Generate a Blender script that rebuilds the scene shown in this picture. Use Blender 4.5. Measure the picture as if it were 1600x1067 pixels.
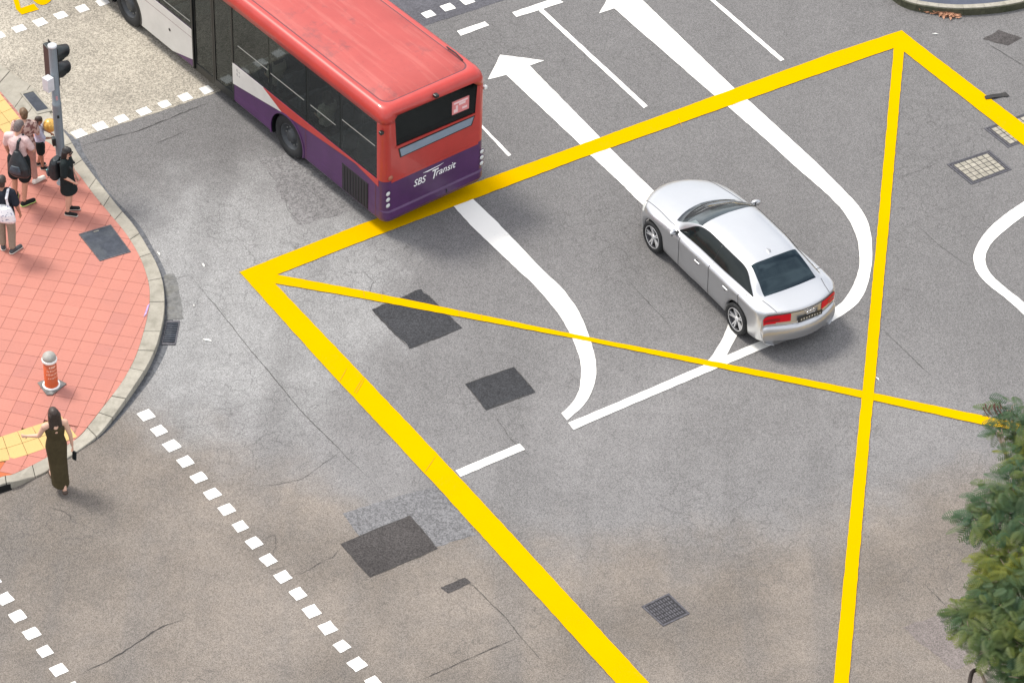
import bpy, bmesh, math, random
from mathutils import Vector, Matrix
random.seed(7)
R = math.radians
for o in list(bpy.data.objects): bpy.data.objects.remove(o, do_unlink=True)
SC = bpy.context.scene
COL = SC.collection

# ------------------------------------------------------------------ camera
FPX, PITCH, ROLL, CAMH = 4907.607, 0.6971029772, -0.0388726522, 38.49882569
IW, IH = 1600.0, 1067.0
_f = Vector((0, math.cos(PITCH), -math.sin(PITCH))); _r = Vector((1, 0, 0)); _d = _f.cross(_r)
CR = _r * math.cos(ROLL) + _d * math.sin(ROLL)
CD = -_r * math.sin(ROLL) + _d * math.cos(ROLL)
CO = Vector((0, 0, CAMH))
cd = bpy.data.cameras.new('camera'); cam = bpy.data.objects.new('camera', cd); COL.objects.link(cam)
m = Matrix((( CR.x, -CD.x, -_f.x, CO.x), (CR.y, -CD.y, -_f.y, CO.y), (CR.z, -CD.z, -_f.z, CO.z), (0, 0, 0, 1)))
cam.matrix_world = m
cd.sensor_fit = 'HORIZONTAL'; cd.sensor_width = 36.0; cd.lens = 36.0 * FPX / IW
cd.clip_start = 0.5; cd.clip_end = 3000
SC.camera = cam

# ------------------------------------------------------------------ world, sun, exposure
SUN_EL, SUN_AZ = R(58), math.atan2(0.55, -0.83)      # direction TO the sun, from +x
w = bpy.data.worlds.new('World'); SC.world = w; w.use_nodes = True
nt = w.node_tree; bg = nt.nodes['Background']
sky = nt.nodes.new('ShaderNodeTexSky'); sky.sky_type = 'NISHITA'; sky.sun_disc = False
sky.sun_elevation = SUN_EL; sky.sun_rotation = math.pi / 2 - SUN_AZ
sky.air_density = 1.0; sky.dust_density = 4.0; sky.ozone_density = 1.0
tcw = nt.nodes.new('ShaderNodeTexCoord'); nz = nt.nodes.new('ShaderNodeTexNoise')
nz.inputs['Scale'].default_value = 3.2; nz.inputs['Detail'].default_value = 6; nz.inputs['Roughness'].default_value = .55
crw = nt.nodes.new('ShaderNodeValToRGB'); crw.color_ramp.elements[0].position = .36; crw.color_ramp.elements[1].position = .62
crw.color_ramp.elements[0].color = (.25, .25, .25, 1); crw.color_ramp.elements[1].color = (.95, .95, .95, 1)
mxw = nt.nodes.new('ShaderNodeMix'); mxw.data_type = 'RGBA'
nt.links.new(tcw.outputs['Generated'], nz.inputs['Vector']); nt.links.new(nz.outputs['Fac'], crw.inputs['Fac'])
nt.links.new(crw.outputs['Color'], mxw.inputs['Factor']); nt.links.new(sky.outputs['Color'], mxw.inputs['A'])
mxw.inputs['B'].default_value = (11.5, 11.6, 11.9, 1)
nt.links.new(mxw.outputs['Result'], bg.inputs['Color']); bg.inputs['Strength'].default_value = 0.068
sd = bpy.data.lights.new('sun', 'SUN'); sun = bpy.data.objects.new('sun', sd); COL.objects.link(sun)
sd.energy = 1.5; sd.angle = R(14); sd.color = (1, .95, .87)
_sv = Vector((math.cos(SUN_EL) * math.cos(SUN_AZ), math.cos(SUN_EL) * math.sin(SUN_AZ), math.sin(SUN_EL)))
sun.rotation_euler = _sv.to_track_quat('Z', 'Y').to_euler(); sun.location = _sv * 60 + Vector((0, 46, 0))
SC.view_settings.view_transform = 'Standard'; SC.view_settings.look = 'None'
SC.view_settings.exposure = 1.20; SC.view_settings.gamma = 1.0; SC.view_settings.use_curve_mapping = False

# ------------------------------------------------------------------ helpers
def G(u, v, z=0.0):
    """point of the plane at height z seen at pixel (u, v) of the 1600 px photograph"""
    d = _f + CR * ((u - IW / 2) / FPX) + CD * ((v - IH / 2) / FPX)
    return CO + d * ((z - CAMH) / d.z)
class MB:
    def __init__(s): s.v = []; s.f = []; s.mi = []
    def add(s, vs, fs, mi=0):
        b = len(s.v); s.v += [tuple(p) for p in vs]; s.f += [tuple(b + i for i in f) for f in fs]; s.mi += [mi] * len(fs); return s
    def box(s, x0, x1, y0, y1, z0, z1, mi=0, M=None):
        vs = [Vector((x, y, z)) for z in (z0, z1) for x, y in ((x0, y0), (x1, y0), (x1, y1), (x0, y1))]
        if M is not None: vs = [M @ p for p in vs]
        return s.add(vs, [(3, 2, 1, 0), (4, 5, 6, 7), (0, 1, 5, 4), (1, 2, 6, 5), (2, 3, 7, 6), (3, 0, 4, 7)], mi)
    def prism(s, pts, z0, z1, mi=0, top_z=None):
        """pts: ccw (x, y); z1 or top_z list"""
        n = len(pts); vs = [(p[0], p[1], z0) for p in pts] + [(p[0], p[1], top_z[i] if top_z else z1) for i, p in enumerate(pts)]
        fs = [tuple(reversed(range(n))), tuple(range(n, 2 * n))] + [(i, (i + 1) % n, n + (i + 1) % n, n + i) for i in range(n)]
        return s.add(vs, fs, mi)
    def tube(s, pts, rad, n=8, mi=0, cap=True):
        pts = [Vector(p) for p in pts]; rings = []
        rr = rad if isinstance(rad, (list, tuple)) else [rad] * len(pts)
        for i, p in enumerate(pts):
            t = (pts[min(i + 1, len(pts) - 1)] - pts[max(i - 1, 0)]).normalized()
            a = t.cross(Vector((0, 0, 1)));  a = t.cross(Vector((1, 0, 0))) if a.length < .1 else a
            a.normalize(); b = t.cross(a)
            rings.append([p + (a * math.cos(2 * math.pi * k / n) + b * math.sin(2 * math.pi * k / n)) * rr[i] for k in range(n)])
        vs = [q for r_ in rings for q in r_]
        fs = [(i * n + k, i * n + (k + 1) % n, (i + 1) * n + (k + 1) % n, (i + 1) * n + k) for i in range(len(pts) - 1) for k in range(n)]
        if cap: fs += [tuple(reversed(range(n))), tuple(range((len(pts) - 1) * n, len(pts) * n))]
        return s.add(vs, fs, mi)
    def lathe(s, prof, n=24, mi=0, M=None, close=False):
        """prof: (r, z) list, about z"""
        vs = [Vector((r * math.cos(2 * math.pi * k / n), r * math.sin(2 * math.pi * k / n), z)) for r, z in prof for k in range(n)]
        if M is not None: vs = [M @ p for p in vs]
        L = len(prof)
        fs = [(i * n + k, i * n + (k + 1) % n, ((i + 1) % L) * n + (k + 1) % n, ((i + 1) % L) * n + k) for i in range(L if close else L - 1) for k in range(n)]
        if not close:
            if prof[0][0] > 1e-6: fs.append(tuple(reversed(range(n))))
            if prof[-1][0] > 1e-6: fs.append(tuple(range((L - 1) * n, L * n)))
        return s.add(vs, fs, mi)
    def mesh(s, name, mats, smooth=False, fix=True):
        me = bpy.data.meshes.new(name); me.from_pydata(s.v, [], s.f)
        for mm in (mats if isinstance(mats, (list, tuple)) else [mats]): me.materials.append(mm)
        if any(s.mi): me.polygons.foreach_set('material_index', s.mi)
        if fix:
            bm = bmesh.new(); bm.from_mesh(me); bmesh.ops.remove_doubles(bm, verts=bm.verts, dist=1e-5)
            bmesh.ops.recalc_face_normals(bm, faces=bm.faces); bm.to_mesh(me); bm.free()
        if smooth: me.polygons.foreach_set('use_smooth', [True] * len(me.polygons))
        return me
    def build(s, name, mats, parent=None, smooth=False, fix=True): return link(name, s.mesh(name, mats, smooth, fix), parent)
def link(name, data, parent=None):
    o = bpy.data.objects.new(name, data); COL.objects.link(o)
    if parent is not None: o.parent = parent
    return o
def tag(o, label, cat, group=None, kind=None):
    if label: o['label'] = label
    if cat: o['category'] = cat
    if group: o['group'] = group
    if kind: o['kind'] = kind
    return o
def struct(o, label=None):
    o['kind'] = 'structure'
    if label: o['label'] = label
    return o
def thing(name, label, cat, loc=(0, 0, 0), rz=0, group=None):
    o = bpy.data.objects.new(name, None); COL.objects.link(o); o.location = loc; o.rotation_euler = (0, 0, rz)
    o.empty_display_size = .2
    return tag(o, label, cat, group)
def bevel(o, wd, seg=2, ang=40):
    md = o.modifiers.new('bevel', 'BEVEL'); md.width = wd; md.segments = seg; md.limit_method = 'ANGLE'; md.angle_limit = R(ang)
    return o
def bake(o):
    """apply modifiers into the mesh"""
    dg = bpy.context.evaluated_depsgraph_get(); dg.update()
    me = bpy.data.meshes.new_from_object(o.evaluated_get(dg), depsgraph=dg)
    o.modifiers.clear(); o.data = me; return o
def curve(pts, n=8):
    """Catmull-Rom through tuples of floats"""
    out = []; P = [pts[0]] + list(pts) + [pts[-1]]
    for i in range(1, len(P) - 2):
        for k in range(n):
            t = k / n
            out.append(tuple(.5 * (2 * b + (c - a) * t + (2 * a - 5 * b + 4 * c - d) * t * t + (3 * b - a - 3 * c + d) * t ** 3)
                             for a, b, c, d in zip(P[i - 1], P[i], P[i + 1], P[i + 2])))
    out.append(tuple(pts[-1])); return out
def resample(pts, n):
    pts = [Vector(p) for p in pts]; L = [0]
    for a, b in zip(pts, pts[1:]): L.append(L[-1] + (b - a).length)
    out = []; j = 0
    for i in range(n):
        s = L[-1] * i / (n - 1)
        while j < len(pts) - 2 and L[j + 1] < s: j += 1
        t = (s - L[j]) / max(L[j + 1] - L[j], 1e-9); out.append(pts[j].lerp(pts[j + 1], min(1, t)))
    return out
def sm(a, b, x):
    t = max(0, min(1, (x - a) / (b - a))); return t * t * (3 - 2 * t)

# ------------------------------------------------------------------ materials
def mat(name, col, rough=.6, metal=0., spec=.5, noise=None, bump=None, coat=0., emit=None, alpha=None):
    """noise=(scale, amount[, second colour]); bump=(scale, strength)"""
    mm = bpy.data.materials.new(name); mm.use_nodes = True; t = mm.node_tree; b = t.nodes['Principled BSDF']
    c = (*col, 1); b.inputs['Base Color'].default_value = c; b.inputs['Roughness'].default_value = rough; b.inputs['Metallic'].default_value = metal
    b.inputs['Specular IOR Level'].default_value = spec
    if coat: b.inputs['Coat Weight'].default_value = coat; b.inputs['Coat Roughness'].default_value = .06
    if noise or bump: tc = t.nodes.new('ShaderNodeTexCoord')
    if noise:
        n = t.nodes.new('ShaderNodeTexNoise'); n.inputs['Scale'].default_value = noise[0]; n.inputs['Detail'].default_value = 7; n.inputs['Roughness'].default_value = .65
        r = t.nodes.new('ShaderNodeValToRGB'); r.color_ramp.elements[0].position = .33; r.color_ramp.elements[1].position = .67
        a = noise[1]; c2 = noise[2] if len(noise) > 2 else [x * (1 - a) for x in col]
        r.color_ramp.elements[0].color = (*[x * (1 - a) + y * a for x, y in zip(col, c2)], 1) if len(noise) > 2 else (*c2, 1)
        r.color_ramp.elements[1].color = c if len(noise) > 2 else (*[min(1, x * (1 + a * .6)) for x in col], 1)
        t.links.new(tc.outputs['Object'], n.inputs['Vector']); t.links.new(n.outputs['Fac'], r.inputs['Fac']); t.links.new(r.outputs['Color'], b.inputs['Base Color'])
    if bump:
        n = t.nodes.new('ShaderNodeTexNoise'); n.inputs['Scale'].default_value = bump[0]; n.inputs['Detail'].default_value = 5
        bp = t.nodes.new('ShaderNodeBump'); bp.inputs['Strength'].default_value = bump[1]; bp.inputs['Distance'].default_value = .01
        t.links.new(tc.outputs['Object'], n.inputs['Vector']); t.links.new(n.outputs['Fac'], bp.inputs['Height']); t.links.new(bp.outputs['Normal'], b.inputs['Normal'])
    return mm
class NB:
    """tiny node builder"""
    def __init__(s, name):
        s.m = bpy.data.materials.new(name); s.m.use_nodes = True; s.t = s.m.node_tree; s.b = s.t.nodes['Principled BSDF']
        s.tc = s.t.nodes.new('ShaderNodeTexCoord')
    def n(s, typ, ins=None, **kw):
        x = s.t.nodes.new(typ)
        for k, v in kw.items(): setattr(x, k, v)
        for k, v in (ins or {}).items():
            if hasattr(v, 'is_linked') or isinstance(v, bpy.types.NodeSocket): s.t.links.new(v, x.inputs[k])
            else: x.inputs[k].default_value = v
        return x
    def noise(s, scale, detail=4, rough=.6, vec=None, dist=0.): return s.n('ShaderNodeTexNoise', {'Vector': vec or s.tc.outputs['Object'], 'Scale': scale, 'Detail': detail, 'Roughness': rough, 'Distortion': dist}).outputs['Fac']
    def ramp(s, fac, p0, p1, c0=0., c1=1.):
        return s.n('ShaderNodeMapRange', {'Value': fac, 'From Min': p0, 'From Max': p1, 'To Min': c0, 'To Max': c1}, interpolation_type='SMOOTHSTEP').outputs['Result']
    def mix(s, fac, a, b, mode='MIX'):
        x = s.t.nodes.new('ShaderNodeMix'); x.data_type = 'RGBA'; x.blend_type = mode
        for k, v in (('Factor', fac), ('A', a), ('B', b)):
            if isinstance(v, bpy.types.NodeSocket): s.t.links.new(v, x.inputs[k])
            else: x.inputs[k].default_value = (*v, 1) if isinstance(v, tuple) else v
        return x.outputs['Result']
    def math(s, op, a, b=0.):
        x = s.t.nodes.new('ShaderNodeMath'); x.operation = op
        for i, v in enumerate((a, b)):
            if isinstance(v, bpy.types.NodeSocket): s.t.links.new(v, x.inputs[i])
            else: x.inputs[i].default_value = v
        return x.outputs[0]
    def out(s, col, rough=.85, bumpf=None, bs=.3, bd=.01, spec=.3):
        if isinstance(col, bpy.types.NodeSocket): s.t.links.new(col, s.b.inputs['Base Color'])
        else: s.b.inputs['Base Color'].default_value = (*col, 1)
        s.b.inputs['Roughness'].default_value = rough; s.b.inputs['Specular IOR Level'].default_value = spec
        if bumpf is not None:
            bp = s.n('ShaderNodeBump', {'Height': bumpf, 'Strength': bs, 'Distance': bd}); s.t.links.new(bp.outputs['Normal'], s.b.inputs['Normal'])
        return s.m
def asphalt(name, base, speck=.5, blotch=.18, tint=None, cracks=True, scale=34):
    k = NB(name); o = k.tc.outputs['Object']
    fine = k.noise(scale, 5, .85); agg = k.n('ShaderNodeTexVoronoi', {'Vector': o, 'Scale': scale * .8}).outputs['Color']
    aggv = k.n('ShaderNodeSeparateColor', {'Color': agg}).outputs[0]
    big = k.noise(.32, 5, .6); mid = k.noise(2.2, 5, .65)
    col = k.mix(k.ramp(big, .3, .7), tuple(c * (1 - blotch) for c in base), tuple(c * (1 + blotch) for c in base))
    if tint:                                                        # brownish tone towards the near arm of the junction
        sx = k.n('ShaderNodeSeparateXYZ', {'Vector': o}); dx = k.math('SUBTRACT', sx.outputs['X'], 1.5)
        yb = k.math('ADD', k.math('MULTIPLY', k.math('MULTIPLY', dx, dx), .05), 40.3)
        e = k.math('ADD', k.math('SUBTRACT', yb, sx.outputs['Y']), k.math('MULTIPLY', k.math('SUBTRACT', k.noise(.7, 4, .6), .5), 3.0))
        f = k.ramp(e, -1.1, 1.0)
        col = k.mix(f, col, k.mix(k.ramp(big, .3, .7), tuple(c * .74 for c in tint), tuple(c * 1.14 for c in tint)))
        # darker tone growing towards the far lanes
        far_y = k.math('ADD', k.math('ADD', sx.outputs['Y'], k.math('MULTIPLY', sx.outputs['X'], .25)), k.math('MULTIPLY', k.noise(.5, 4, .6), 2.0))
        col = k.mix(k.ramp(far_y, 46.5, 50.5, 0, .75), col, tuple(c * .78 for c in base))
        # paler tone beside the curved kerb
        ex = k.math('MULTIPLY', k.math('ADD', sx.outputs['X'], 5.2), .30); ey = k.math('MULTIPLY', k.math('SUBTRACT', sx.outputs['Y'], 47.2), .22)
        rr_ = k.math('ADD', k.math('SQRT', k.math('ADD', k.math('MULTIPLY', ex, ex), k.math('MULTIPLY', ey, ey))), k.math('MULTIPLY', k.math('SUBTRACT', k.noise(.9, 4, .6), .5), .8))
        col = k.mix(k.ramp(rr_, .55, 1.15, .85, 0), col, (.285, .284, .281))
        # wheel polished, oil dark strips along the lanes
        mp = k.n('ShaderNodeMapping', {'Vector': o, 'Rotation': (0, 0, R(55)), 'Scale': (.9, .07, 1)})
        st = k.noise(1.0, 3, .5, mp.outputs['Vector'])
        col = k.mix(k.ramp(st, .48, .68, 0, .34), col, tuple(c * .68 for c in base))
    col = k.mix(k.ramp(mid, .35, .7, .0, .22), col, tuple(c * .6 for c in base))
    lum = k.math('ADD', k.math('MULTIPLY', k.ramp(fine, .3, .72), .62), k.math('MULTIPLY', aggv, .38))
    col = k.mix(1.0, col, k.n('ShaderNodeCombineColor', {0: k.ramp(lum, .1, .9, 1 - speck, 1 + speck), 1: k.ramp(lum, .1, .9, 1 - speck, 1 + speck), 2: k.ramp(lum, .1, .9, 1 - speck, 1 + speck)}).outputs[0], 'MULTIPLY')
    if tint:                                                        # oil drips and gum
        vd = k.n('ShaderNodeTexVoronoi', {'Vector': o, 'Scale': 1.7}); hit = k.ramp(vd.outputs['Distance'], .03, .085, 1, 0)
        pick = k.ramp(k.n('ShaderNodeSeparateColor', {'Color': vd.outputs['Color']}).outputs[1], .62, .8)
        col = k.mix(k.math('MULTIPLY', k.math('MULTIPLY', hit, pick), .45), col, tuple(c * .45 for c in base))
    if cracks:
        wv = k.n('ShaderNodeVectorMath', {0: o, 1: k.n('ShaderNodeVectorMath', {0: k.n('ShaderNodeTexNoise', {'Vector': o, 'Scale': 3.5, 'Detail': 4}).outputs['Color'], 'Scale': .35}, operation='SCALE').outputs[0]}, operation='ADD').outputs[0]
        v1 = k.n('ShaderNodeTexVoronoi', {'Vector': wv, 'Scale': 2.6}, feature='DISTANCE_TO_EDGE').outputs['Distance']
        mask = k.ramp(k.noise(.28, 3, .5), .5, .62)
        crack = k.math('MULTIPLY', k.ramp(v1, .005, .03, 1, 0), mask)
        col = k.mix(k.math('MULTIPLY', crack, .38), col, tuple(c * .3 for c in base))
    return k.out(col, .9, fine, .35, .008, .25)
def paint(name, col, wear=.25, under=(.16, .155, .15)):
    k = NB(name); o = k.tc.outputs['Object']
    a = k.noise(22, 6, .8); b = k.noise(.9, 5, .65)
    wr = k.ramp(k.math('ADD', k.math('MULTIPLY', a, .5), k.math('MULTIPLY', b, .5)), .56, .64, 0, wear)
    c = k.mix(k.ramp(b, .3, .75, 0, .25), col, tuple(x * .82 for x in col))
    c = k.mix(wr, c, under)
    c = k.mix(k.ramp(k.noise(60, 3, .8), .3, .75, .12, 0), c, tuple(x * .7 for x in col))
    return k.out(c, .9, a, .2, .004, .0)
def concrete(name, col, sc=5., var=.22, stain=(.2, .19, .15)):
    k = NB(name)
    rnd = k.n('ShaderNodeObjectInfo').outputs['Random']
    a = k.noise(sc, 6, .7); f = k.noise(48, 4, .8)
    c = k.mix(k.ramp(a, .32, .7), tuple(x * (1 - var) for x in col), tuple(x * (1 + var * .5) for x in col))
    c = k.mix(k.ramp(rnd, 0, 1, 0, .30), c, tuple(x * .66 for x in col))
    c = k.mix(k.ramp(k.noise(2.3, 6, .68, k.n('ShaderNodeNewGeometry').outputs['Position']), .48, .70, 0, .6), c, stain)
    c = k.mix(k.ramp(f, .3, .7, .28, 0), c, tuple(x * .6 for x in col))
    return k.out(c, .9, f, .25, .005, .25)
def glass(name, tint, refl=.06, rough=.03, gcol=(.9, .95, 1)):
    mm = bpy.data.materials.new(name); mm.use_nodes = True; t = mm.node_tree; t.nodes.clear()
    o = t.nodes.new('ShaderNodeOutputMaterial'); g = t.nodes.new('ShaderNodeBsdfGlossy'); g.inputs['Roughness'].default_value = rough; g.inputs['Color'].default_value = (*gcol, 1)
    tr = t.nodes.new('ShaderNodeBsdfTransparent'); tr.inputs['Color'].default_value = (*tint, 1)
    lw = t.nodes.new('ShaderNodeLayerWeight'); lw.inputs['Blend'].default_value = .5           # Schlick, the same on both faces of a pane
    fr = t.nodes.new('ShaderNodeMath'); fr.operation = 'POWER'; fr.inputs[1].default_value = 4.5; t.links.new(lw.outputs['Facing'], fr.inputs[0])
    ad = t.nodes.new('ShaderNodeMath'); ad.operation = 'MULTIPLY_ADD'; ad.inputs[1].default_value = .9; ad.inputs[2].default_value = .035 + refl
    mx = t.nodes.new('ShaderNodeMixShader'); t.links.new(fr.outputs[0], ad.inputs[0]); t.links.new(ad.outputs[0], mx.inputs[0])
    t.links.new(tr.outputs[0], mx.inputs[1]); t.links.new(g.outputs[0], mx.inputs[2]); t.links.new(mx.outputs[0], o.inputs[0]); return mm

ASP = (.182, .177, .176)
M_road = asphalt('tarmac', ASP, .52, .12, tint=(.200, .174, .150), scale=86)
M_beige = asphalt('pale_worn_tarmac', (.345, .315, .262), .5, .16, cracks=False, scale=40)
M_darkasp = asphalt('dark_tarmac', (.098, .097, .110), .3, .12, cracks=False)
M_patch = asphalt('patch_tarmac', (.042, .043, .047), .5, .28, cracks=False, scale=50)
M_patchbrown = asphalt('patch_tarmac_brown', (.058, .053, .052), .5, .28, cracks=False, scale=50)
M_soft = asphalt('infill_tarmac', (.192, .187, .187), .45, .12, cracks=False)
M_soft3 = asphalt('infill_tarmac_brown', (.172, .150, .142), .4, .1, cracks=False, scale=58)
M_soft2 = asphalt('infill_tarmac_bluish', (.152, .151, .156), .45, .12, cracks=False)
M_gutter = asphalt('gutter_tarmac', (.105, .109, .118), .35, .3, cracks=False, scale=22)
M_mortar = concrete('mortar', (.20, .20, .195), 9, .5)
M_white = paint('white_road_paint', (.80, .79, .75), .42)
M_yellow = paint('yellow_road_paint', (.60, .350, .0), .13, (.45, .32, .05))
M_crack = mat('crack_tar', (.045, .042, .04), .9)
M_kerb = concrete('kerb_concrete', (.37, .345, .29), 6, .16, (.17, .16, .125))
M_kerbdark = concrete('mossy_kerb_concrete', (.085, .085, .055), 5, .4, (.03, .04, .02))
M_kerbpale = concrete('kerb_top_concrete', (.36, .34, .29), 6)
M_apron = concrete('apron_concrete', (.33, .32, .29), 3)
M_island = concrete('island_paving', (.088, .098, .13), 2, .2, (.07, .08, .11))
M_joint = mat('joint_mortar', (.40, .185, .150), .95, noise=(12, .5))
def tile_mat(name, col, a=.16):
    k = NB(name); rnd = k.n('ShaderNodeObjectInfo').outputs['Random']
    c = k.mix(rnd, tuple(x * (1 - a) for x in col), tuple(min(1, x * (1 + a)) for x in col))
    big = k.noise(.55, 4, .6, k.n('ShaderNodeNewGeometry').outputs['Position'])
    c = k.mix(k.ramp(big, .38, .66, 0, .5), c, (col[0] * .84, col[1] * .9, col[2] * .95))
    sp = k.noise(30, 6, .75, k.n('ShaderNodeNewGeometry').outputs['Position'])
    c = k.mix(k.ramp(sp, .3, .7, .22, 0), c, tuple(x * .62 for x in col))
    st = k.noise(5, 5, .7, k.n('ShaderNodeNewGeometry').outputs['Position'])
    c = k.mix(k.ramp(st, .60, .72, 0, .25), c, (.2, .12, .1))
    return k.out(c, .8, sp, .2, .004, .3)
M_tile = tile_mat('terracotta_paver', (.455, .184, .142), .03)
M_tile2 = tile_mat('terracotta_paver_dark', (.43, .175, .140), .035)
M_orange = tile_mat('orange_paver', (.48, .13, .05), .05)
M_tact = tile_mat('tactile_yellow', (.56, .39, .155), .03)
M_cover = concrete('dark_cover', (.060, .068, .085), 7, .3, (.10, .11, .12))
M_iron = mat('cast_iron', (.10, .098, .11), .6, .6, noise=(20, .4), bump=(60, .3))
M_ironlow = mat('iron_recess', (.035, .034, .038), .8, .3, noise=(20, .4))
M_block = concrete('cream_infill_block', (.36, .335, .28), 8, .35)
M_black = mat('black_void', (.004, .004, .004), .9)

# ------------------------------------------------------------------ road and its markings
k = MB(); S_ = 700.0
k.add([(-S_, -S_ + 46, 0), (S_, -S_ + 46, 0), (S_, S_ + 46, 0), (-S_, S_ + 46, 0)], [(0, 1, 2, 3)])
road = struct(k.build('road', M_road), 'grey tarmac junction with white arrows and a yellow box')
def poly(name, px, z, mt, parent=None, label=None, rough=0):
    pts = [G(u, v) for u, v in px]
    if mt in (M_white, M_yellow): rough = .0055
    if rough:                                                       # uneven, hand cut edge
        q = []
        for a, b in zip(pts, pts[1:] + pts[:1]):
            n = max(2, int((b - a).length / .12)); nn = (b - a).normalized().cross(Vector((0, 0, 1)))
            q += [a.lerp(b, i / n) + (nn * random.uniform(-rough, rough) if i else Vector()) for i in range(n)]
        pts = q
    mb = MB().add([(p.x, p.y, z) for p in pts], [tuple(range(len(pts)))])
    o = mb.build(name, mt, parent or road, fix=False)
    o.data.update()
    if o.data.polygons[0].normal.z < 0: o.data.flip_normals()
    if label: o['label'] = label
    return o
def strip(name, left, right, z, mt, n=60, label=None):
    L = resample([G(*p) for p in (curve(left, 6) if len(left) > 2 else left)], n); Rr = resample([G(*p) for p in (curve(right, 6) if len(right) > 2 else right)], n)
    for q in L[1:-1] + Rr[1:-1]: q.x += random.uniform(-.005, .005); q.y += random.uniform(-.005, .005)
    mb = MB().add([(p.x, p.y, z) for p in L + Rr], [(i, i + 1, n + i + 1, n + i) for i in range(n - 1)])
    o = mb.build(name, mt, road, fix=False); o.data.update()
    if o.data.polygons[0].normal.z < 0: o.data.flip_normals()
    if label: o['label'] = label
    return o
Z1, Z2, ZW, ZY, ZY2 = .003, .006, .010, .014, .017
poly('worn_tarmac_bay', [(92, 196), (118, 218), (230, 181), (345, 143), (250, -120), (-160, -60), (-60, 40), (0, 100), (30, 128)], Z1, M_beige, label='pale sandy worn tarmac beside the bus', rough=.015)
poly('dark_tarmac_bay', [(345, 143), (480, 100), (661, 42), (800, -3), (900, -36), (700, -260), (255, -115)], Z1 + .001, M_darkasp, rough=.01)
poly('asphalt_patch', [(535, 802), (690, 757), (745, 836), (590, 880)], Z1, M_soft2, rough=.03)
poly('asphalt_patch', [(1411, 980), (1490, 951), (1575, 1016), (1490, 1046)], Z1, M_soft3, rough=.03)
poly('asphalt_patch', [(1560, 47), (1597, 60), (1575, 72), (1535, 62)], Z1, M_patchbrown, rough=.02)
poly('asphalt_patch', [(406, 252), (520, 215), (583, 322), (468, 352)], Z1, M_soft, rough=.07)
poly('asphalt_patch', [(581, 484), (658, 452), (722, 513), (640, 545)], Z2, M_patch, label='black square tarmac patch crossed by the yellow diagonal', rough=.03)
poly('asphalt_patch', [(727, 600), (803, 573.5), (836.5, 613), (759.5, 641)], Z2, M_patch, label='black tarmac patch beside the curved white line', rough=.012)
poly('asphalt_patch', [(532, 850), (640, 805), (684, 857), (578, 902)], Z2, M_patchbrown, label='dark brown tarmac patch outside the yellow box', rough=.008)
poly('asphalt_patch', [(688, 918), (726, 902), (736, 910), (700, 927)], Z2, M_patchbrown, rough=.012)
# white: arrows and curved tails
strip('curved_lane_line', [(690, 304), (709.5, 324), (743, 360), (806.8, 420), (837, 448.7), (867.5, 484), (886, 512.8), (897.9, 538), (906, 561.7), (908, 585), (904.6, 609), (894.5, 629), (877, 646)],
      [(722, 294), (741.5, 313.8), (780, 351), (845.6, 420), (877.6, 450.4), (901, 482), (916.4, 514.5), (926.5, 545), (931.6, 572), (930, 595.4), (921.5, 619), (908, 637.6), (886, 657)], ZW, M_white, label='white curved arrow tail behind the bus')
strip('curved_lane_line', [(923.8, 244), (970, 287), (998.5, 315.7), (1052, 364), (1102, 420), (1133, 468), (1137, 508), (1116.7, 550), (1104, 566)],
      [(953, 232), (981, 260), (1017.5, 295), (1080, 352), (1135, 415), (1160, 462), (1162, 500), (1139.8, 546.6), (1128, 566)], ZW, M_white, label='white curved arrow tail passing under the silver car')
strip('curved_lane_line', [(1137, 167), (1200, 222), (1241.7, 260), (1297.4, 309), (1322.5, 338), (1337.5, 368), (1343, 400), (1340.5, 426), (1330, 452.5), (1315, 473), (1296, 487)],
      [(1168.8, 157), (1230, 213), (1281, 260), (1333.7, 313.7), (1350.6, 336), (1360, 362.5), (1362.6, 396), (1360, 426), (1350.6, 458), (1333.7, 480.6), (1300, 503)], ZW, M_white, label='white curved arrow tail right of the silver car')
strip('curved_lane_line', [(1660, 280), (1600, 315.6), (1562.5, 342), (1536, 368), (1523, 392.5), (1521, 407.5), (1527, 426), (1543.7, 445), (1570, 465.6), (1600, 492.6), (1650, 540)],
      [(1650, 305), (1600, 338), (1570, 360.6), (1549, 381), (1540, 400), (1540.7, 415), (1551, 432), (1575.6, 454), (1600, 473), (1660, 528)], ZW, M_white, label='white curved line at the right edge')
poly('direction_arrow', [(781.6, 86.5), (850.6, 95.5), (827.5, 103.6), (932, 210), (953.5, 232), (923, 244.5), (900.6, 221), (791, 118), (762.5, 125)], ZW, M_white, label='white arrow on the middle lane beside the bus')
poly('direction_arrow', [(970, -36), (1024, -8), (1003, .5), (1142, 134), (1169, 157.2), (1137, 167.2), (1110, 145), (959.5, 14), (936, 22)], ZW, M_white, label='white arrow at the top of the right lane')
poly('lane_line', [(841.7, 17.6), (848.6, 15.4), (1012, 166.6), (1006, 170)], ZW, M_white)
poly('lane_line', [(800.3, 20.3), (868, -2.3), (880.5, 4.5), (849.5, 14.7), (841, 17.3), (807, 27.6)], ZW, M_white, label='short white cross bar of the T shaped line')
poly('lane_line', [(1030, -70), (1038, -72), (1116, 0), (1225.6, 94), (1219.5, 96.7), (1107.8, 0)], ZW, M_white)
poly('lane_line', [(700, 145), (706, 143), (758, 201), (799, 243), (794, 245), (752, 200)], ZW, M_white)
poly('dash_marking', [(713.8, 49.6), (757.6, 34.5), (764.5, 40.6), (719.8, 57)], ZW, M_white)
poly('dash_marking', [(711.6, 735.4), (811.8, 693.3), (820.3, 702.7), (719.7, 745)], ZW, M_white)
poly('stop_line', [(887.7, 661), (960, 631), (1200, 528), (1214, 536), (960, 644), (896, 672)], ZW + .0015, M_white)
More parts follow.
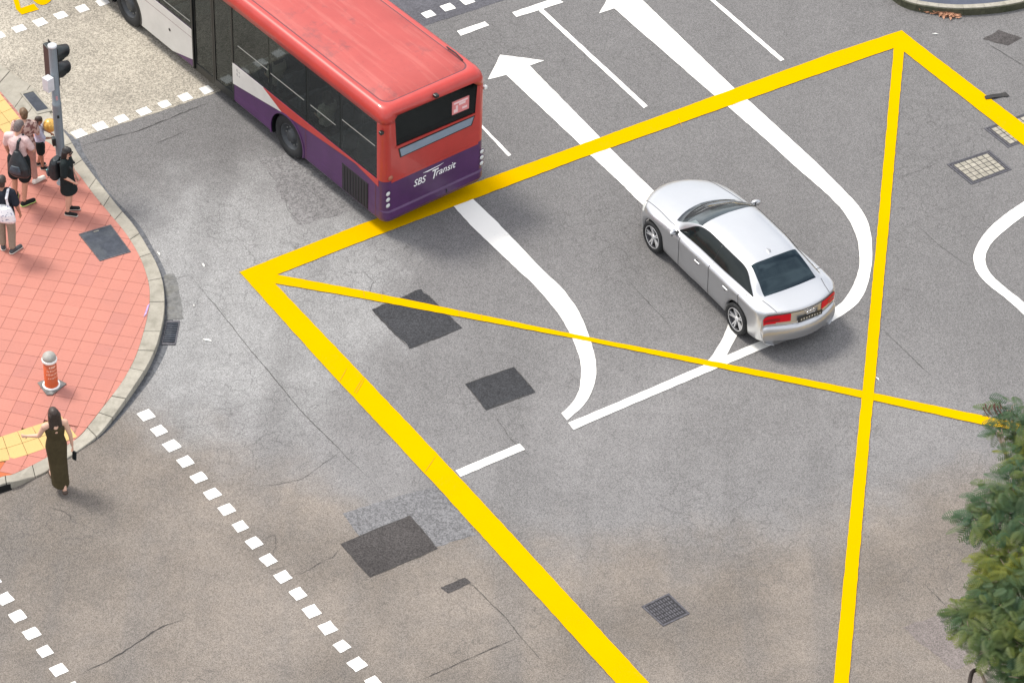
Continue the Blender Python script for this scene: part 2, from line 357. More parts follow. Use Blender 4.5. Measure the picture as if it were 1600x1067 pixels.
# dotted crossing edges, one square each, 0.5 m apart
sq = MB().add([(-.125, -.125, 0), (.125, -.125, 0), (.125, .125, 0), (-.125, .125, 0)], [(0, 1, 2, 3)]).mesh('crossing_square', M_white, fix=False)
def dots(px0, ang, n0, n1, step=.5):
    p = G(*px0)
    for i in range(n0, n1):
        cor = []
        for a, b in (((-1, -1), (1, -1)), ((1, -1), (1, 1)), ((1, 1), (-1, 1)), ((-1, 1), (-1, -1))): cor += [((a[0] + (b[0] - a[0]) * f) * .125 + random.uniform(-.005, .005), (a[1] + (b[1] - a[1]) * f) * .125 + random.uniform(-.007, .007), 0) for f in (0, .35, .68)]
        o = MB().add(cor, [tuple(range(12))]).build('crossing_square', M_white, road, fix=False)
        o.location = (p.x + step * i * math.cos(R(ang)) + random.uniform(-.012, .012), p.y + step * i * math.sin(R(ang)) + random.uniform(-.012, .012), ZW)
        o.rotation_euler = (0, 0, R(ang + 2 + random.uniform(-3, 3))); o.scale = (random.uniform(.92, 1.08), random.uniform(.9, 1.06), 1)
dots((228, 649), -55.03, 0, 18); dots((8, 935), -55.03, -1, 6); dots((123, 209), 34.75, 0, 21); dots((30, 46), 34.75, -2, 6)
# yellow box
poly('box_border', [(373.8, 426), (560, 352.4), (900, 229.5), (1300, 84), (1409, 48.5), (1425, 61), (1412.5, 82), (1396, 76.5), (1300, 109.5), (900, 251), (560, 380), (434, 429.6), (430, 444)], ZY, M_yellow, label='yellow box border running behind the bus')
poly('box_border', [(374.5, 426.4), (495, 560), (682, 760), (962, 1067), (1100, 1218), (1155, 1218), (1014, 1067), (731, 760), (541, 560), (430.3, 444.4), (434, 429.6), (410, 412)], ZY + .0012, M_yellow, label='yellow box border along the left side')
poly('box_border', [(1408, 49), (1600, 195), (1700, 272), (1700, 306), (1600, 228.5), (1412.5, 82), (1396, 76.5), (1388, 57)], ZY + .0012, M_yellow, label='yellow box border at the top right corner')
poly('box_diagonal', [(434, 430.2), (560, 453.5), (917, 527), (1300, 601.4), (1540, 651), (1720, 688), (1720, 700), (1525, 662), (1300, 612), (900, 530), (560, 466), (430.4, 444)], ZY2, M_yellow, label='thin yellow diagonal crossing the box left to right')
poly('box_diagonal', [(1396.2, 76.8), (1412.2, 82.2), (1394.2, 290), (1365.6, 614), (1359, 680), (1326, 1067), (1316, 1180), (1292, 1180), (1302.5, 1067), (1340, 680), (1347.6, 610), (1377.2, 290)], ZY2 + .003, M_yellow, label='thin yellow diagonal running from the top corner downwards')
poly('lettering_on_road', [(14, -30), (23, -32), (29, 0), (32.6, 14), (53, 7.2), (61, 16), (34, 24.3), (25, 15.5), (20.6, 0)], ZY, M_yellow, label='yellow painted letter L')
_o = [(66 + 23 * math.cos(a), -26 + 35 * math.sin(a)) for a in [i * math.pi / 16 for i in range(33)]]
_i = [(66 + 9 * math.cos(a), -26 + 22 * math.sin(a)) for a in [i * math.pi / 16 for i in range(33)]]
oo = strip('lettering_on_road', _o, _i, ZY, M_yellow, 64, 'yellow painted letter O')
# cracks and joints cut in the tarmac
def crack(px, wd=.018, seed=0, jit=.014):
    rnd = random.Random(seed + 11); base = resample([G(*p) for p in px], max(12, int(sum((G(*a) - G(*b)).length for a, b in zip(px, px[1:])) / .09)))
    vs = []; n = len(base)
    off = 0
    for i, p in enumerate(base):
        t = (base[min(i + 1, n - 1)] - base[max(i - 1, 0)]).normalized(); nn = Vector((-t.y, t.x, 0))
        off = off * .75 + rnd.uniform(-jit, jit); w_ = wd * (.25 + .75 * rnd.random()) * min(1, 4 * min(i, n - 1 - i) / n + .15)
        vs += [p + nn * (off + w_ / 2), p + nn * (off - w_ / 2)]
    MB().add([(p.x, p.y, .0085) for p in vs], [(2 * i, 2 * i + 1, 2 * i + 3, 2 * i + 2) for i in range(n - 1)]).build('crack', M_crack, road, fix=False)
CK = [([(128, 229), (160, 219), (205, 208), (255, 190), (300, 172), (336, 157)], .03), ([(232, 228), (270, 214), (292, 200)], .015), ([(297, 430), (330, 470), (370, 520), (415, 575), (470, 640), (540, 712), (600, 770)], .02),
      ([(690, 893), (740, 915), (790, 965), (812, 993), (860, 1048)], .022), ([(650, 1067), (720, 1035), (812, 994)], .022), ([(130, 1050), (190, 1020), (240, 985), (290, 965)], .035), ([(980, 438), (1010, 470), (1050, 513)], .014),
      ([(1375, 510), (1410, 545), (1460, 592)], .014), ([(1425, 345), (1470, 385), (1510, 415)], .014), ([(1400, 280), (1435, 268), (1470, 254)], .012), ([(1545, 70), (1575, 88), (1600, 105)], .03),
      ([(1446, 914), (1480, 950)], .018), ([(440, 300), (452, 330), (472, 352)], .014), ([(400, 760), (470, 750), (540, 700)], .012), ([(560, 420), (585, 440), (570, 470)], .012), ([(390, 850), (430, 835), (420, 890), (470, 880)], .012),
      ([(770, 645), (800, 690), (835, 720)], .016), ([(1040, 280), (1060, 300)], .01), ([(260, 440), (297, 430)], .016), ([(72, 788), (110, 805), (108, 818)], .014), ([(380, 380), (400, 405)], .01), ([(460, 900), (520, 870), (540, 850)], .014)]
M_ycrack = mat('cracked_yellow_paint', (.47, .25, .002), .9)
def paint_crack(px, wd=.008):
    a, b = G(*px[0]), G(*px[1]); n = (b - a).normalized().cross(Vector((0, 0, 1))) * wd / 2
    MB().add([(p.x, p.y, .0215) for p in (a - n, a.lerp(b, .5) - n * 1.6 + n, b - n * .4, b + n * .4, a.lerp(b, .5) + n * 1.6 + n, a + n)], [tuple(range(6))]).build('paint_crack', M_ycrack, road, fix=False)
for q in (((531, 596), (542, 576)), ((553, 614), (568, 589)), ((556, 616), (570, 592)), ((664, 738), (681, 713)), ((568, 456), (570, 466)), ((596, 461), (598, 471)), ((717, 486), (718, 496)), ((752, 492), (753, 502)), ((1060, 186), (1066, 200))): paint_crack(q)
for i, (c_, w_) in enumerate(CK): crack(c_, w_ * .75, i, .007 if i in (2, 3, 4, 6, 7, 8, 11) else .016)

for i, q in enumerate(([(581, 484), (658, 452), (722, 513), (640, 545)], [(727, 600), (803, 573.5), (836.5, 613), (759.5, 641)], [(532, 850), (640, 805), (684, 857), (578, 902)])):
    for j in range(4): crack([q[j], q[(j + 1) % 4]], .022, 60 + i * 4 + j, .006)

# ------------------------------------------------------------------ pavement, kerb stones, pavers
KB = [((-160, 800), (-160, 818), .15), ((-60, 768), (-60, 784), .15), ((0, 745), (0, 757), .15), ((19, 741), (24, 752), .14), ((45, 729), (50, 746), .05), ((75, 713), (78, 733), .035), ((120, 684), (128, 699), .04), ((140, 662), (156, 676), .07), ((161, 635), (184, 640), .12),
      ((187.5, 601), (208, 605), .15), ((206, 569), (228.7, 573), .15), ((217.5, 541), (243.7, 541), .15), ((227, 507.5), (253, 507.5), .15), ((233, 477.5), (257, 477.5), .15), ((233, 447.5), (255, 443.7), .15), ((225, 417.5), (245.6, 413.7), .15),
      ((213, 391), (229, 383), .15), ((195, 363), (209.6, 352.3), .14), ((172, 335), (183, 320.6), .12), ((146, 303.5), (156, 286.5), .09), ((124, 274), (139, 264), .06), ((104, 252), (122, 240), .04), ((80, 226), (108, 216), .03), ((55, 212), (84, 186), .03),
      ((28, 175), (54, 139), .03), ((0, 143), (22, 116), .03), ((-40, 100), (-18, 84), .05), ((-130, 10), (-110, -10), .12), ((-240, -100), (-225, -125), .15)]
kin = [G(a[0], a[1], z) for a, b, z in KB]; kout = [G(b[0], b[1], z) for a, b, z in KB]
kin = [Vector(p) for p in curve([tuple(p) for p in kin], 10)]; kout = [Vector(p) for p in curve([tuple(p) for p in kout], 10)]
def pav_h(x, y):
    bd, bz = 1e9, .15
    for p in kin[::2]:
        d = (p.x - x) ** 2 + (p.y - y) ** 2
        if d < bd: bd, bz = d, p.z
    return .15 - (.15 - bz) * (1 - sm(.0, 1.7, math.sqrt(bd)))
pav_poly = [(p.x, p.y) for p in kin] + [(-45, 70), (-45, 34)]
kb = MB()                                                           # bed under the pavers
pz = [(p.z if i < len(kin) else .15) for i, p in enumerate(kin)]
k = MB(); rings = []
for s_ in range(0, 25):
    fr = (s_ / 24) ** 2
    rings.append([Vector((p.x - fr * (p.x + 45) * .98, p.y, 0)) for p in kin])
pmin = lambda x, y: min(pav_h(x + a, y + b) for a in (-.22, 0, .22) for b in (-.22, 0, .22))
vs = [(p.x, p.y, pmin(p.x, p.y) - .008) for rg in rings for p in rg]; nk = len(kin)
fs = [(a * nk + i, a * nk + i + 1, (a + 1) * nk + i + 1, (a + 1) * nk + i) for a in range(24) for i in range(nk - 1)]
pavement = struct(k.add(vs, fs).build('pavement', M_joint), 'red paved footway inside the curved kerb')
kerb = struct(link('kerb', None), 'curved pale concrete kerb around the red pavement')
# cut the kerb into stones
acc = 0; start = 0; lens = []; rk = random.Random(3)
target = .7; segs = []
for i in range(1, len(kout)):
    acc += ((kout[i] - kout[i - 1]).length + (kin[i] - kin[i - 1]).length) / 2
    if acc > target: segs.append((start, i)); start = i; acc = 0; target = rk.uniform(.45, .85)
for a, b in segs:
    pi, po = kin[a:b + 1], kout[a:b + 1]
    ti = (pi[-1] - pi[0]).normalized() * .006; dz = rk.uniform(-.006, .006)
    pi = [p.copy() for p in pi]; po = [p.copy() for p in po]
    pi[0] += ti; po[0] += ti; pi[-1] -= ti; po[-1] -= ti
    ctr = sum(pi + po, Vector()) / (2 * len(pi)); n = len(pi)
    ring = pi + po[::-1]
    mb = MB().prism([(p.x - ctr.x, p.y - ctr.y) for p in ring], -.1, 0, 0, [p.z + dz for p in ring])
    st = mb.build('kerb_stone', M_kerb, kerb); st.location = (ctr.x, ctr.y, 0); bevel(st, .012, 2, 50)
# dark channel along the kerb
vs = []
for ii, (a, b) in enumerate(zip(kin, kout)):
    d = Vector((b.x - a.x, b.y - a.y, 0)).normalized(); wv = .15 + .02 * math.sin(a.y * 2.1) + .012 * math.sin(a.x * 7)
    wv *= sm(60, 95, ii)
    vs += [(b.x - d.x * .05, b.y - d.y * .05, .0022), (b.x + d.x * wv, b.y + d.y * wv, .0022)]
i0, i1 = 62, 225
MB().add(vs[2 * i0:2 * i1], [(2 * i, 2 * i + 1, 2 * i + 3, 2 * i + 2) for i in range(i1 - i0 - 1)]).build('gutter_channel', M_gutter, road, fix=True)
poly('gutter_mortar', [(257, 430), (272, 428), (279, 450), (283, 472), (287, 498), (262, 500), (259, 462)], .0075, M_mortar, label='rough grey mortar strip beside the kerb', rough=.02)
# pavers: a 0.32 m grid turned with the building line
def clip(sub, sqr):
    out = sub
    for i in range(4):
        a, b = sqr[i], sqr[(i + 1) % 4]; inp = out; out = []
        ins = lambda p: (b[0] - a[0]) * (p[1] - a[1]) - (b[1] - a[1]) * (p[0] - a[0]) >= 0
        for j in range(len(inp)):
            p, q = inp[j - 1], inp[j]
            if ins(p) != ins(q):
                d1 = (b[0] - a[0]) * (p[1] - a[1]) - (b[1] - a[1]) * (p[0] - a[0]); d2 = (b[0] - a[0]) * (q[1] - a[1]) - (b[1] - a[1]) * (q[0] - a[0])
                t = d1 / (d1 - d2); out.append((p[0] + (q[0] - p[0]) * t, p[1] + (q[1] - p[1]) * t))
            if ins(q): out.append(q)
        if not out: return []
    return out
def inpoly(p, pl):
    c = False
    for (x1, y1), (x2, y2) in zip(pl, pl[1:] + pl[:1]):
        if (y1 > p[1]) != (y2 > p[1]) and p[0] < (x2 - x1) * (p[1] - y1) / (y2 - y1) + x1: c = not c
    return c
TA = R(-10.3); E1 = Vector((math.cos(TA), math.sin(TA))); E2 = Vector((-math.sin(TA), math.cos(TA))); PT = .32
area = lambda q: abs(sum(q[i - 1][0] * q[i][1] - q[i][0] * q[i - 1][1] for i in range(len(q)))) / 2
pp2 = list(reversed(pav_poly)) if sum((b[0] - a[0]) * (b[1] + a[1]) for a, b in zip(pav_poly, pav_poly[1:] + pav_poly[:1])) > 0 else pav_poly
tact_poly_low = [(p.x, p.y) for p in (G(-90, 713, .12), G(96, 649, .12), G(121, 681, .06), G(6, 721, .08), G(-90, 754, .12))]
tact_poly_up = [(p.x, p.y) for p in (G(0, 143, .04), G(53, 211, .06), G(24, 226, .09), G(0, 197, .09), G(-80, 100, .08), G(-80, 45, .04))]
cover_poly = [(p.x, p.y) for p in (G(123, 365.7, .15), G(173, 351, .15), G(204.7, 393.7, .15), G(156, 408, .15))]
def project(p):
    v = Vector(p) - CO; z = v.dot(_f); return IW / 2 + FPX * v.dot(CR) / z, IH / 2 + FPX * v.dot(CD) / z
ntile = 0
U0 = Vector((-16.745 + .002, 0))
for i in range(-40, 40):
    for j in range(-40, 40):
        a0 = -16.745 + i * PT; b0 = -(-40.90) + j * PT
        # grid origin from two joints seen in the photograph
        g = .0032
        c4 = [E1 * (a0 + s * (PT - 2 * g) + g) + E2 * (b0 + t * (PT - 2 * g) + g) for s, t in ((0, 0), (1, 0), (1, 1), (0, 1))]
        cc = sum(c4, Vector((0, 0))) / 4
        u, v = project((cc.x, cc.y, .15))
        if not (-16 < u < 290 and 120 < v < 770): continue
        q = clip(pp2, [(p.x, p.y) for p in c4])
        if len(q) < 3 or area(q) < .004: continue
        if inpoly((cc.x, cc.y), tact_poly_low) or inpoly((cc.x, cc.y), tact_poly_up): continue
        h = [pav_h(*p) for p in q]; rt = random.uniform(-.0015, .0015)
        tx, ty = random.uniform(-.006, .006), random.uniform(-.006, .006)
        mb = MB().prism([(p[0] - cc.x, p[1] - cc.y) for p in q], 0, 0, 0, [z + rt + tx * (p[0] - cc.x) + ty * (p[1] - cc.y) for z, p in zip(h, q)])
        nq = len(q)
        for w_ in range(nq): mb.v[w_] = (mb.v[w_][0], mb.v[w_][1], h[w_] - .03)
        un, vn = u, v
        mt = M_orange if (u < 16 and v > 720) else (M_tile2 if random.random() < .10 else M_tile)
        o = mb.build('paver', mt, pavement); o.location = (cc.x, cc.y, 0); ntile += 1
print('pavers', ntile)
def tactile(quad, nu, nv):
    """quad: four (x, y) corners; nu x nv plates"""
    A, B, C_, D = [Vector(p) for p in quad]
    for i in range(nu):
        for j in range(nv):
            P = lambda s, t: (A.lerp(B, s)).lerp(D.lerp(C_, s), t)
            g = .006
            c4 = [P((i + s) / nu, (j + t) / nv) for s, t in ((g, g), (1 - g, g), (1 - g, 1 - g), (g, 1 - g))]
            cc = sum(c4, Vector((0, 0))) / 4; c4 = [c.lerp(cc, .02) for c in c4]
            if not inpoly((cc.x, cc.y), pav_poly): continue
            if sum((b.x - a.x) * (b.y + a.y) for a, b in zip(c4, c4[1:] + c4[:1])) > 0: c4.reverse()
            q = clip(pp2, [(p.x, p.y) for p in c4])
            if len(q) < 3: continue
            h = [pav_h(*p) + .004 for p in q]
            mb = MB().prism([(p[0] - cc.x, p[1] - cc.y) for p in q], -.03, 0, 0, h)
            u1 = (c4[1] - c4[0]); u2 = (c4[3] - c4[0])
            for s in range(5):
                for t in range(5):                                  # blister domes
                    c = c4[0] + u1 * ((s + .5) / 5) + u2 * ((t + .5) / 5)
                    if not inpoly((c.x, c.y), q): continue
                    z = pav_h(c.x, c.y) + .004
                    mb.add([(c.x - cc.x + .014 * math.cos(a), c.y - cc.y + .014 * math.sin(a), z) for a in (0, 1.57, 3.14, 4.71)] + [(c.x - cc.x, c.y - cc.y, z + .004)], [(0, 1, 4), (1, 2, 4), (2, 3, 4), (3, 0, 4)])
            o = mb.build('tactile_plate', M_tact, pavement); o.location = (cc.x, cc.y, 0)
ql = [tact_poly_low[i] for i in (0, 1, 2)] + [tact_poly_low[4]]
tactile([tuple(G(-90, 713, .12).xy), tuple(G(96, 649, .10).xy), tuple(G(121, 681, .06).xy), tuple(G(-90, 754, .12).xy)], 8, 2)
tactile([tuple(G(-80, 45, .05).xy), tuple(G(53, 211, .06).xy), tuple(G(20, 224, .09).xy), tuple(G(-110, 62, .05).xy)], 12, 2)
# storm water inlet under the kerb at the left edge
a_, b_ = G(-60, 786, .02), G(17, 761, .02)
d_ = (b_ - a_).normalized(); n_ = Vector((d_.y, -d_.x, 0))
mb = MB(); q = [a_ - n_ * .03, b_ - n_ * .03, b_ + n_ * .05, a_ + n_ * .05]
mb.prism([(p.x, p.y) for p in q], -.1, .0, 0, [.012] * 4)
ob = mb.build('drain_inlet', M_black, kerb)
mb = MB(); q = [a_ - n_ * .03, b_ - n_ * .03, b_ + n_ * .006, a_ + n_ * .006]; mb.prism([(p.x, p.y) for p in q], .0, .105); mb.build('drain_inlet', M_black, kerb)

# traffic island at the top right
ISL = [(1392, -24), (1416, -4), (1445, 4), (1490, 8.5), (1530, 7.5), (1568, 3.5), (1602, -4), (1640, -16)]
isl = [G(u, v, .16) for u, v in curve(ISL, 6)]
island = struct(MB().prism([(p.x, p.y) for p in isl] + [(G(1640, -120).x, G(1640, -120).y), (G(1392, -120).x, G(1392, -120).y)], -.05, .165).build('traffic_island', M_island), 'blue grey paved island at the top right')
ko = [];
for i, p in enumerate(isl):
    t = (isl[min(i + 1, len(isl) - 1)] - isl[max(i - 1, 0)]).normalized(); ko.append(p + Vector((t.y, -t.x, 0)) * .14)
kk = [];
for i, p in enumerate(isl):
    t = (isl[min(i + 1, len(isl) - 1)] - isl[max(i - 1, 0)]).normalized(); kk.append(p + Vector((t.y, -t.x, 0)) * .17)
for a in range(0, len(isl) - 3, 5):
    b = min(a + 5, len(isl) - 1)
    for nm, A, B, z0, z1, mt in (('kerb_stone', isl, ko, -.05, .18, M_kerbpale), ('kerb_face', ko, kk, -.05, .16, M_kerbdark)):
        ring = A[a:b + 1] + B[a:b + 1][::-1]; c = sum(ring, Vector()) / len(ring)
        ring = [c.lerp(p, .992) for p in ring]
        o = MB().prism([(p.x - c.x, p.y - c.y) for p in ring], z0, z1).build(nm, mt, island); o.location = (c.x, c.y, 0)

# ------------------------------------------------------------------ covers and grates
def quadframe(px, z):
    P = [G(u, v, z) for u, v in px]; c = sum(P, Vector()) / 4
    return c, [p - c for p in P]
def bil(Q, s, t): return (Q[0].lerp(Q[1], s)).lerp(Q[3].lerp(Q[2], s), t)
def plate(mb, Q, s0, s1, t0, t1, z0, z1, mi=0):
    c4 = [bil(Q, s, t) for s, t in ((s0, t0), (s1, t0), (s1, t1), (s0, t1))]
    if sum((b.x - a.x) * (b.y + a.y) for a, b in zip(c4, c4[1:] + c4[:1])) > 0: c4.reverse()
    return mb.prism([(p.x, p.y) for p in c4], z0, z1, mi)
def frame(mb, Q, fw, z0, z1, mi=0):
    plate(mb, Q, 0, 1, 0, fw, z0, z1, mi); plate(mb, Q, 0, 1, 1 - fw, 1, z0, z1, mi); plate(mb, Q, 0, fw, fw, 1 - fw, z0, z1, mi); plate(mb, Q, 1 - fw, 1, fw, 1 - fw, z0, z1, mi)
# slate coloured cover in the red pavement
c, Q = quadframe([(123, 365.7), (173, 351), (204.7, 393.7), (156, 408)], .158)
t = thing('access_cover', 'slate blue rectangular cover set in the red pavement', 'cover', (c.x, c.y, .152))
mb = MB(); frame(mb, Q, .035, -.03, .008); mb.build('frame', M_iron, t)
mb = MB(); plate(mb, Q, .04, .96, .04, .96, -.03, .006); mb.build('lid', M_cover, t)
mb = MB(); plate(mb, Q, .42, .58, .06, .085, .004, .009); mb.build('lifting_slot', M_block, t)
# block paved covers in the carriageway
def block_cover(px, nu, nv, label, rel=.0):
    c, Q = quadframe(px, .008); t = thing('block_cover', label, 'cover', (c.x, c.y, 0), 0, 'block infilled covers in the road')
    mb = MB(); frame(mb, Q, .045, -.04, .0105 - rel); frame(mb, [q * .88 for q in Q], .035, -.04, .0102 - rel); mb.build('frame', M_iron, t)
    mb = MB(); plate(mb, Q, .03, .97, .03, .97, -.05, .004); mb.build('tray', M_ironlow, t)
    for i in range(nu):
        for j in range(nv):
            a = .10 + .80 * i / nu; b = .10 + .80 * j / nv; g = .008
            mb = MB(); plate(mb, Q, a + g + random.uniform(0, .006), a + .80 / nu - g, b + g, b + .80 / nv - g - random.uniform(0, .006), -.04, .009 - rel + random.uniform(-.001, .001)); o = mb.build('block', M_block, t)
block_cover([(1479, 257), (1546, 234.7), (1581, 265), (1518, 288.7)], 6, 5, 'cream block cover lying clear of the yellow line')
block_cover([(1537, 201), (1605, 176), (1641, 205), (1575, 231)], 6, 5, 'cream block cover crossed by the yellow box border', .001)
# ribbed iron manhole at the bottom
c, Q = quadframe([(1002, 947), (1045, 926), (1078, 958), (1036, 978)], .008); t = thing('manhole_cover', 'small ribbed dark iron manhole cover inside the yellow box', 'manhole cover', (c.x, c.y, 0))
mb = MB(); frame(mb, Q, .06, -.04, .010); mb.build('frame', M_iron, t)
mb = MB(); plate(mb, Q, .05, .95, .05, .95, -.04, .004); mb.build('lid', M_ironlow, t)
for i in range(10):
    for j in range(5):
        mb = MB(); a = .09 + .82 * i / 10; b = .09 + .82 * j / 5; plate(mb, Q, a, a + .045, b + (.03 if i % 2 else 0), b + .13, .0, .0085); mb.build('rib', M_iron, t)
# kerbside gully grate
c, Q = quadframe([(260, 501), (281, 501), (274, 538), (252.5, 538)], .02); t = thing('gully_grate', 'dark teal gully grate against the kerb', 'grate', (c.x, c.y, 0))
mb = MB(); frame(mb, Q, .07, -.03, .02); mb.build('frame', M_iron, t)
mb = MB(); plate(mb, Q, .05, .95, .05, .95, -.04, -.0); mb.build('sump', M_black, t)
for i in range(9):
    mb = MB(); plate(mb, Q, .08, .92, .09 + i * .092, .14 + i * .092, .0, .016); mb.build('bar', M_cover, t)
# drain cover with pale frame by the signal pole
c, Q = quadframe([(31, 144.5), (50.6, 139), (81.5, 173), (58, 178.5)], .05); t = thing('drain_cover', 'long slate drain cover with pale concrete frame beside the signal pole', 'drain cover', (c.x, c.y, .03))
mb = MB(); frame(mb, Q, .10, -.04, .022); mb.build('frame', M_kerbpale, t)
mb = MB(); plate(mb, Q, .09, .91, .09, .91, -.04, .012); mb.build('lid', M_cover, t)

# ------------------------------------------------------------------ bollard
M_orangep = mat('orange_bollard_plastic', (.50, .082, .016), .45, noise=(4, .12))
M_greyp = mat('grey_cap', (.34, .33, .30), .6, noise=(9, .25)); M_whitep = mat('white_plastic', (.82, .82, .8), .4)
M_letter = mat('pale_lettering', (.86, .52, .40), .6); M_galv = mat('galvanised_steel', (.20, .235, .26), .45, .25, noise=(3, .14))
p = G(80.5, 602, .15); h0 = .15
t = thing('bollard', 'short orange bollard with grey domed cap on the red pavement', 'bollard', (p.x, p.y, h0))
MB().lathe([(.0, .0), (.142, .0), (.142, .02), (.125, .05), (.122, .62), (0, .62)], 28).build('post', M_orangep, t, True)
MB().lathe([(.126, .60), (.142, .605), (.142, .655), (.126, .66)], 28).build('reflective_band', M_whitep, t, True)
MB().lathe([(.13, .66), (.128, .70), (.112, .74), (.08, .772), (.04, .788), (0, .792)], 28).build('cap', M_greyp, t, True)
MB().lathe([(.142, .012), (.165, .012), (.165, .03), (.142, .035)], 28).build('base_ring', M_whitep, t, True)
bmq = [(-.27, .05), (-.1, .17), (.05, .2), (.27, .06), (.2, -.05), (.05, -.27), (-.05, -.28)]
mb = MB(); mb.prism(list(reversed(bmq)), .0, .013); mb.build('mortar_footing', M_mortar, t)
def wrap_text(txt, z, hgt, ang0, radius, parent, mt, shear=0):
    cu = bpy.data.curves.new('txt', 'FONT'); cu.body = txt; cu.size = hgt; cu.align_x = 'CENTER'; cu.offset = .003
    ob = bpy.data.objects.new('txt', cu); COL.objects.link(ob); dg = bpy.context.evaluated_depsgraph_get(); dg.update()
    me = bpy.data.meshes.new_from_object(ob.evaluated_get(dg)); bpy.data.objects.remove(ob)
    for v in me.vertices:
        a = ang0 + v.co.x / radius; v.co = (radius * math.cos(a), radius * math.sin(a), z + v.co.y)
    me.materials.clear(); me.materials.append(mt); return link('lettering', me, parent)
view = math.atan2(-p.y, -p.x)
wrap_text('KEEP', .505, .062, view + .35, .1265, t, M_letter)
rr = random.Random(5)
for ln, (zz, n, wd) in enumerate(((.42, 8, .013), (.335, 9, .013), (.25, 7, .013))):      # three lines too blurred to read: strokes only
    mb = MB(); a = view + .35 - n * .028 / .1265 / 2
    for i in range(n):
        hh = rr.choice((.032, .034, .048)); aw = wd / .1265
        mb.add([(.1265 * math.cos(a + s), .1265 * math.sin(a + s), zz + z) for s, z in ((0, 0), (aw, 0), (aw, hh), (0, hh))], [(0, 1, 2, 3)]); a += rr.uniform(.026, .034) / .1265
    mb.build('lettering_lines', M_letter, t)['kind'] = 'stuff'

# ------------------------------------------------------------------ pedestrian signal
M_sig = mat('signal_black', (.010, .016, .017), .4, noise=(5, .3)); M_lens = mat('dark_lens', (.03, .01, .01), .15); M_boxg = mat('grey_box', (.56, .58, .6), .45, noise=(6, .1))
pp = (-9.16, 50.30); hp = .06
t = thing('pedestrian_signal', 'grey pedestrian signal pole with black hooded lamps by the kerb', 'traffic light', (pp[0], pp[1], hp))
MB().lathe([(.0, 0), (.13, 0), (.13, .02), (.092, .04), (.092, 1.93), (.094, 1.95), (.094, 1.99), (.083, 2.0), (.082, 3.34), (.076, 3.36), (0, 3.36)], 24).build('pole', M_galv, t, True)
MB().lathe([(.084, 3.33), (.09, 3.335), (.09, 3.37), (0, 3.375)], 24).build('pole_cap', M_boxg, t, True)
FA = R(34.75); Mf = Matrix.Rotation(FA, 4, 'Z') @ Matrix.Translation((-.13, .215, -.20))
mb = MB().box(.10, .24, -.17, .17, 2.58, 3.40, 0, Mf); o = mb.build('housing', M_sig, t); bevel(o, .02)
mb = MB().box(.235, .245, -.20, .20, 2.55, 3.43, 0, Mf); mb.build('backboard', M_sig, t)
for zc in (3.19, 2.80):
    Mv = Mf @ Matrix.Translation((.245, 0, zc)) @ Matrix.Rotation(math.pi / 2, 4, 'Y')
    n = 22; prof = []
    mbv = MB(); vs = []; fs = []
    for i in range(n + 1):                                          # hood: open at the bottom
        a = R(-40) + (R(260)) * i / n
        y, z = .17 * math.cos(a), .17 * math.sin(a)
        ln = .32 * (.55 + .45 * max(0, math.sin(a)) ** .5) if math.sin(a) > 0 else .32 * .55 * (1 + .8 * math.sin(a))
        for r_, x in ((1, 0), (1, ln), (.95, ln), (.95, 0)): vs.append(Vector((.245 + x, y * r_, zc + z * r_ - (.06 * x / .3))))
    for i in range(n):
        for q_ in range(3): fs.append((4 * i + q_, 4 * i + q_ + 1, 4 * i + 5 + q_, 4 * i + 4 + q_))
    mbv.add([Mf @ v for v in vs], fs); mbv.build('visor', M_sig, t, True)
    MB().lathe([(0, .02), (.08, .016), (.142, 0)], 20, 0, Mv).build('lens', M_lens, t, True)
Mb = Matrix.Rotation(FA + math.pi + .25, 4, 'Z')
o = MB().box(.10, .26, -.07, .10, 2.40, 2.70, 0, Mb).build('control_box', M_boxg, t); bevel(o, .008)
MB().box(.06, .12, -.02, .03, 2.38, 2.42, 0, Mb).build('bracket', M_sig, t)
o = MB().box(.085, .15, -.055, .055, .99, 1.17, 0, Matrix.Rotation(R(200), 4, 'Z')).build('push_button', M_sig, t); bevel(o, .012)
MB().box(.0925, .096, -.02, .02, 2.12, 2.22, 0, Matrix.Rotation(view + .1, 4, 'Z')).build('sticker', mat('pink_sticker', (.45, .25, .27), .6), t)
MB().box(.0925, .096, -.022, .022, 1.68, 1.75, 0, Matrix.Rotation(view + .1, 4, 'Z')).build('number_plate', M_sig, t)

# ------------------------------------------------------------------ bus
BX, BY, BH = -1.6481, 49.8716, 2.27276596
M_bred = mat('bus_red_paint', (.42, .034, .026), .38, noise=(1.1, .16), coat=.25)
def roofmat():
    k = NB('bus_roof_red'); a = k.noise(1.3, 6, .6); b = k.noise(9, 6, .75)
    mp = k.n('ShaderNodeMapping', {'Vector': k.tc.outputs['Object'], 'Scale': (.25, 3.0, 1)}); st = k.noise(2.2, 4, .6, mp.outputs['Vector'])
    c = k.mix(k.ramp(a, .35, .7, 0, .55), (.385, .070, .062), (.32, .054, .050))  # pinker than the side red: sky reflection, fading and dirt in the colour
    c = k.mix(k.ramp(st, .50, .70, 0, .38), c, (.46, .14, .12))
    c = k.mix(k.ramp(b, .56, .74, 0, .55), c, (.20, .045, .045))
    c = k.mix(k.ramp(k.noise(1.5, 7, .72), .52, .68, 0, .72), c, (.19, .055, .058))
    return k.out(c, .62, b, .1, .004, .35)
M_broof = roofmat()
M_bpur = mat('bus_purple_paint', (.068, .019, .088), .42, noise=(1.6, .22), coat=.2)
M_bwhite = mat('bus_white_paint', (.56, .55, .52), .4, noise=(2, .08), coat=.2)
M_bblk = mat('bus_black_trim', (.008, .010, .010), .35, noise=(2, .3)); M_rub = mat('tyre_rubber', (.013, .014, .015), .8, noise=(12, .4))
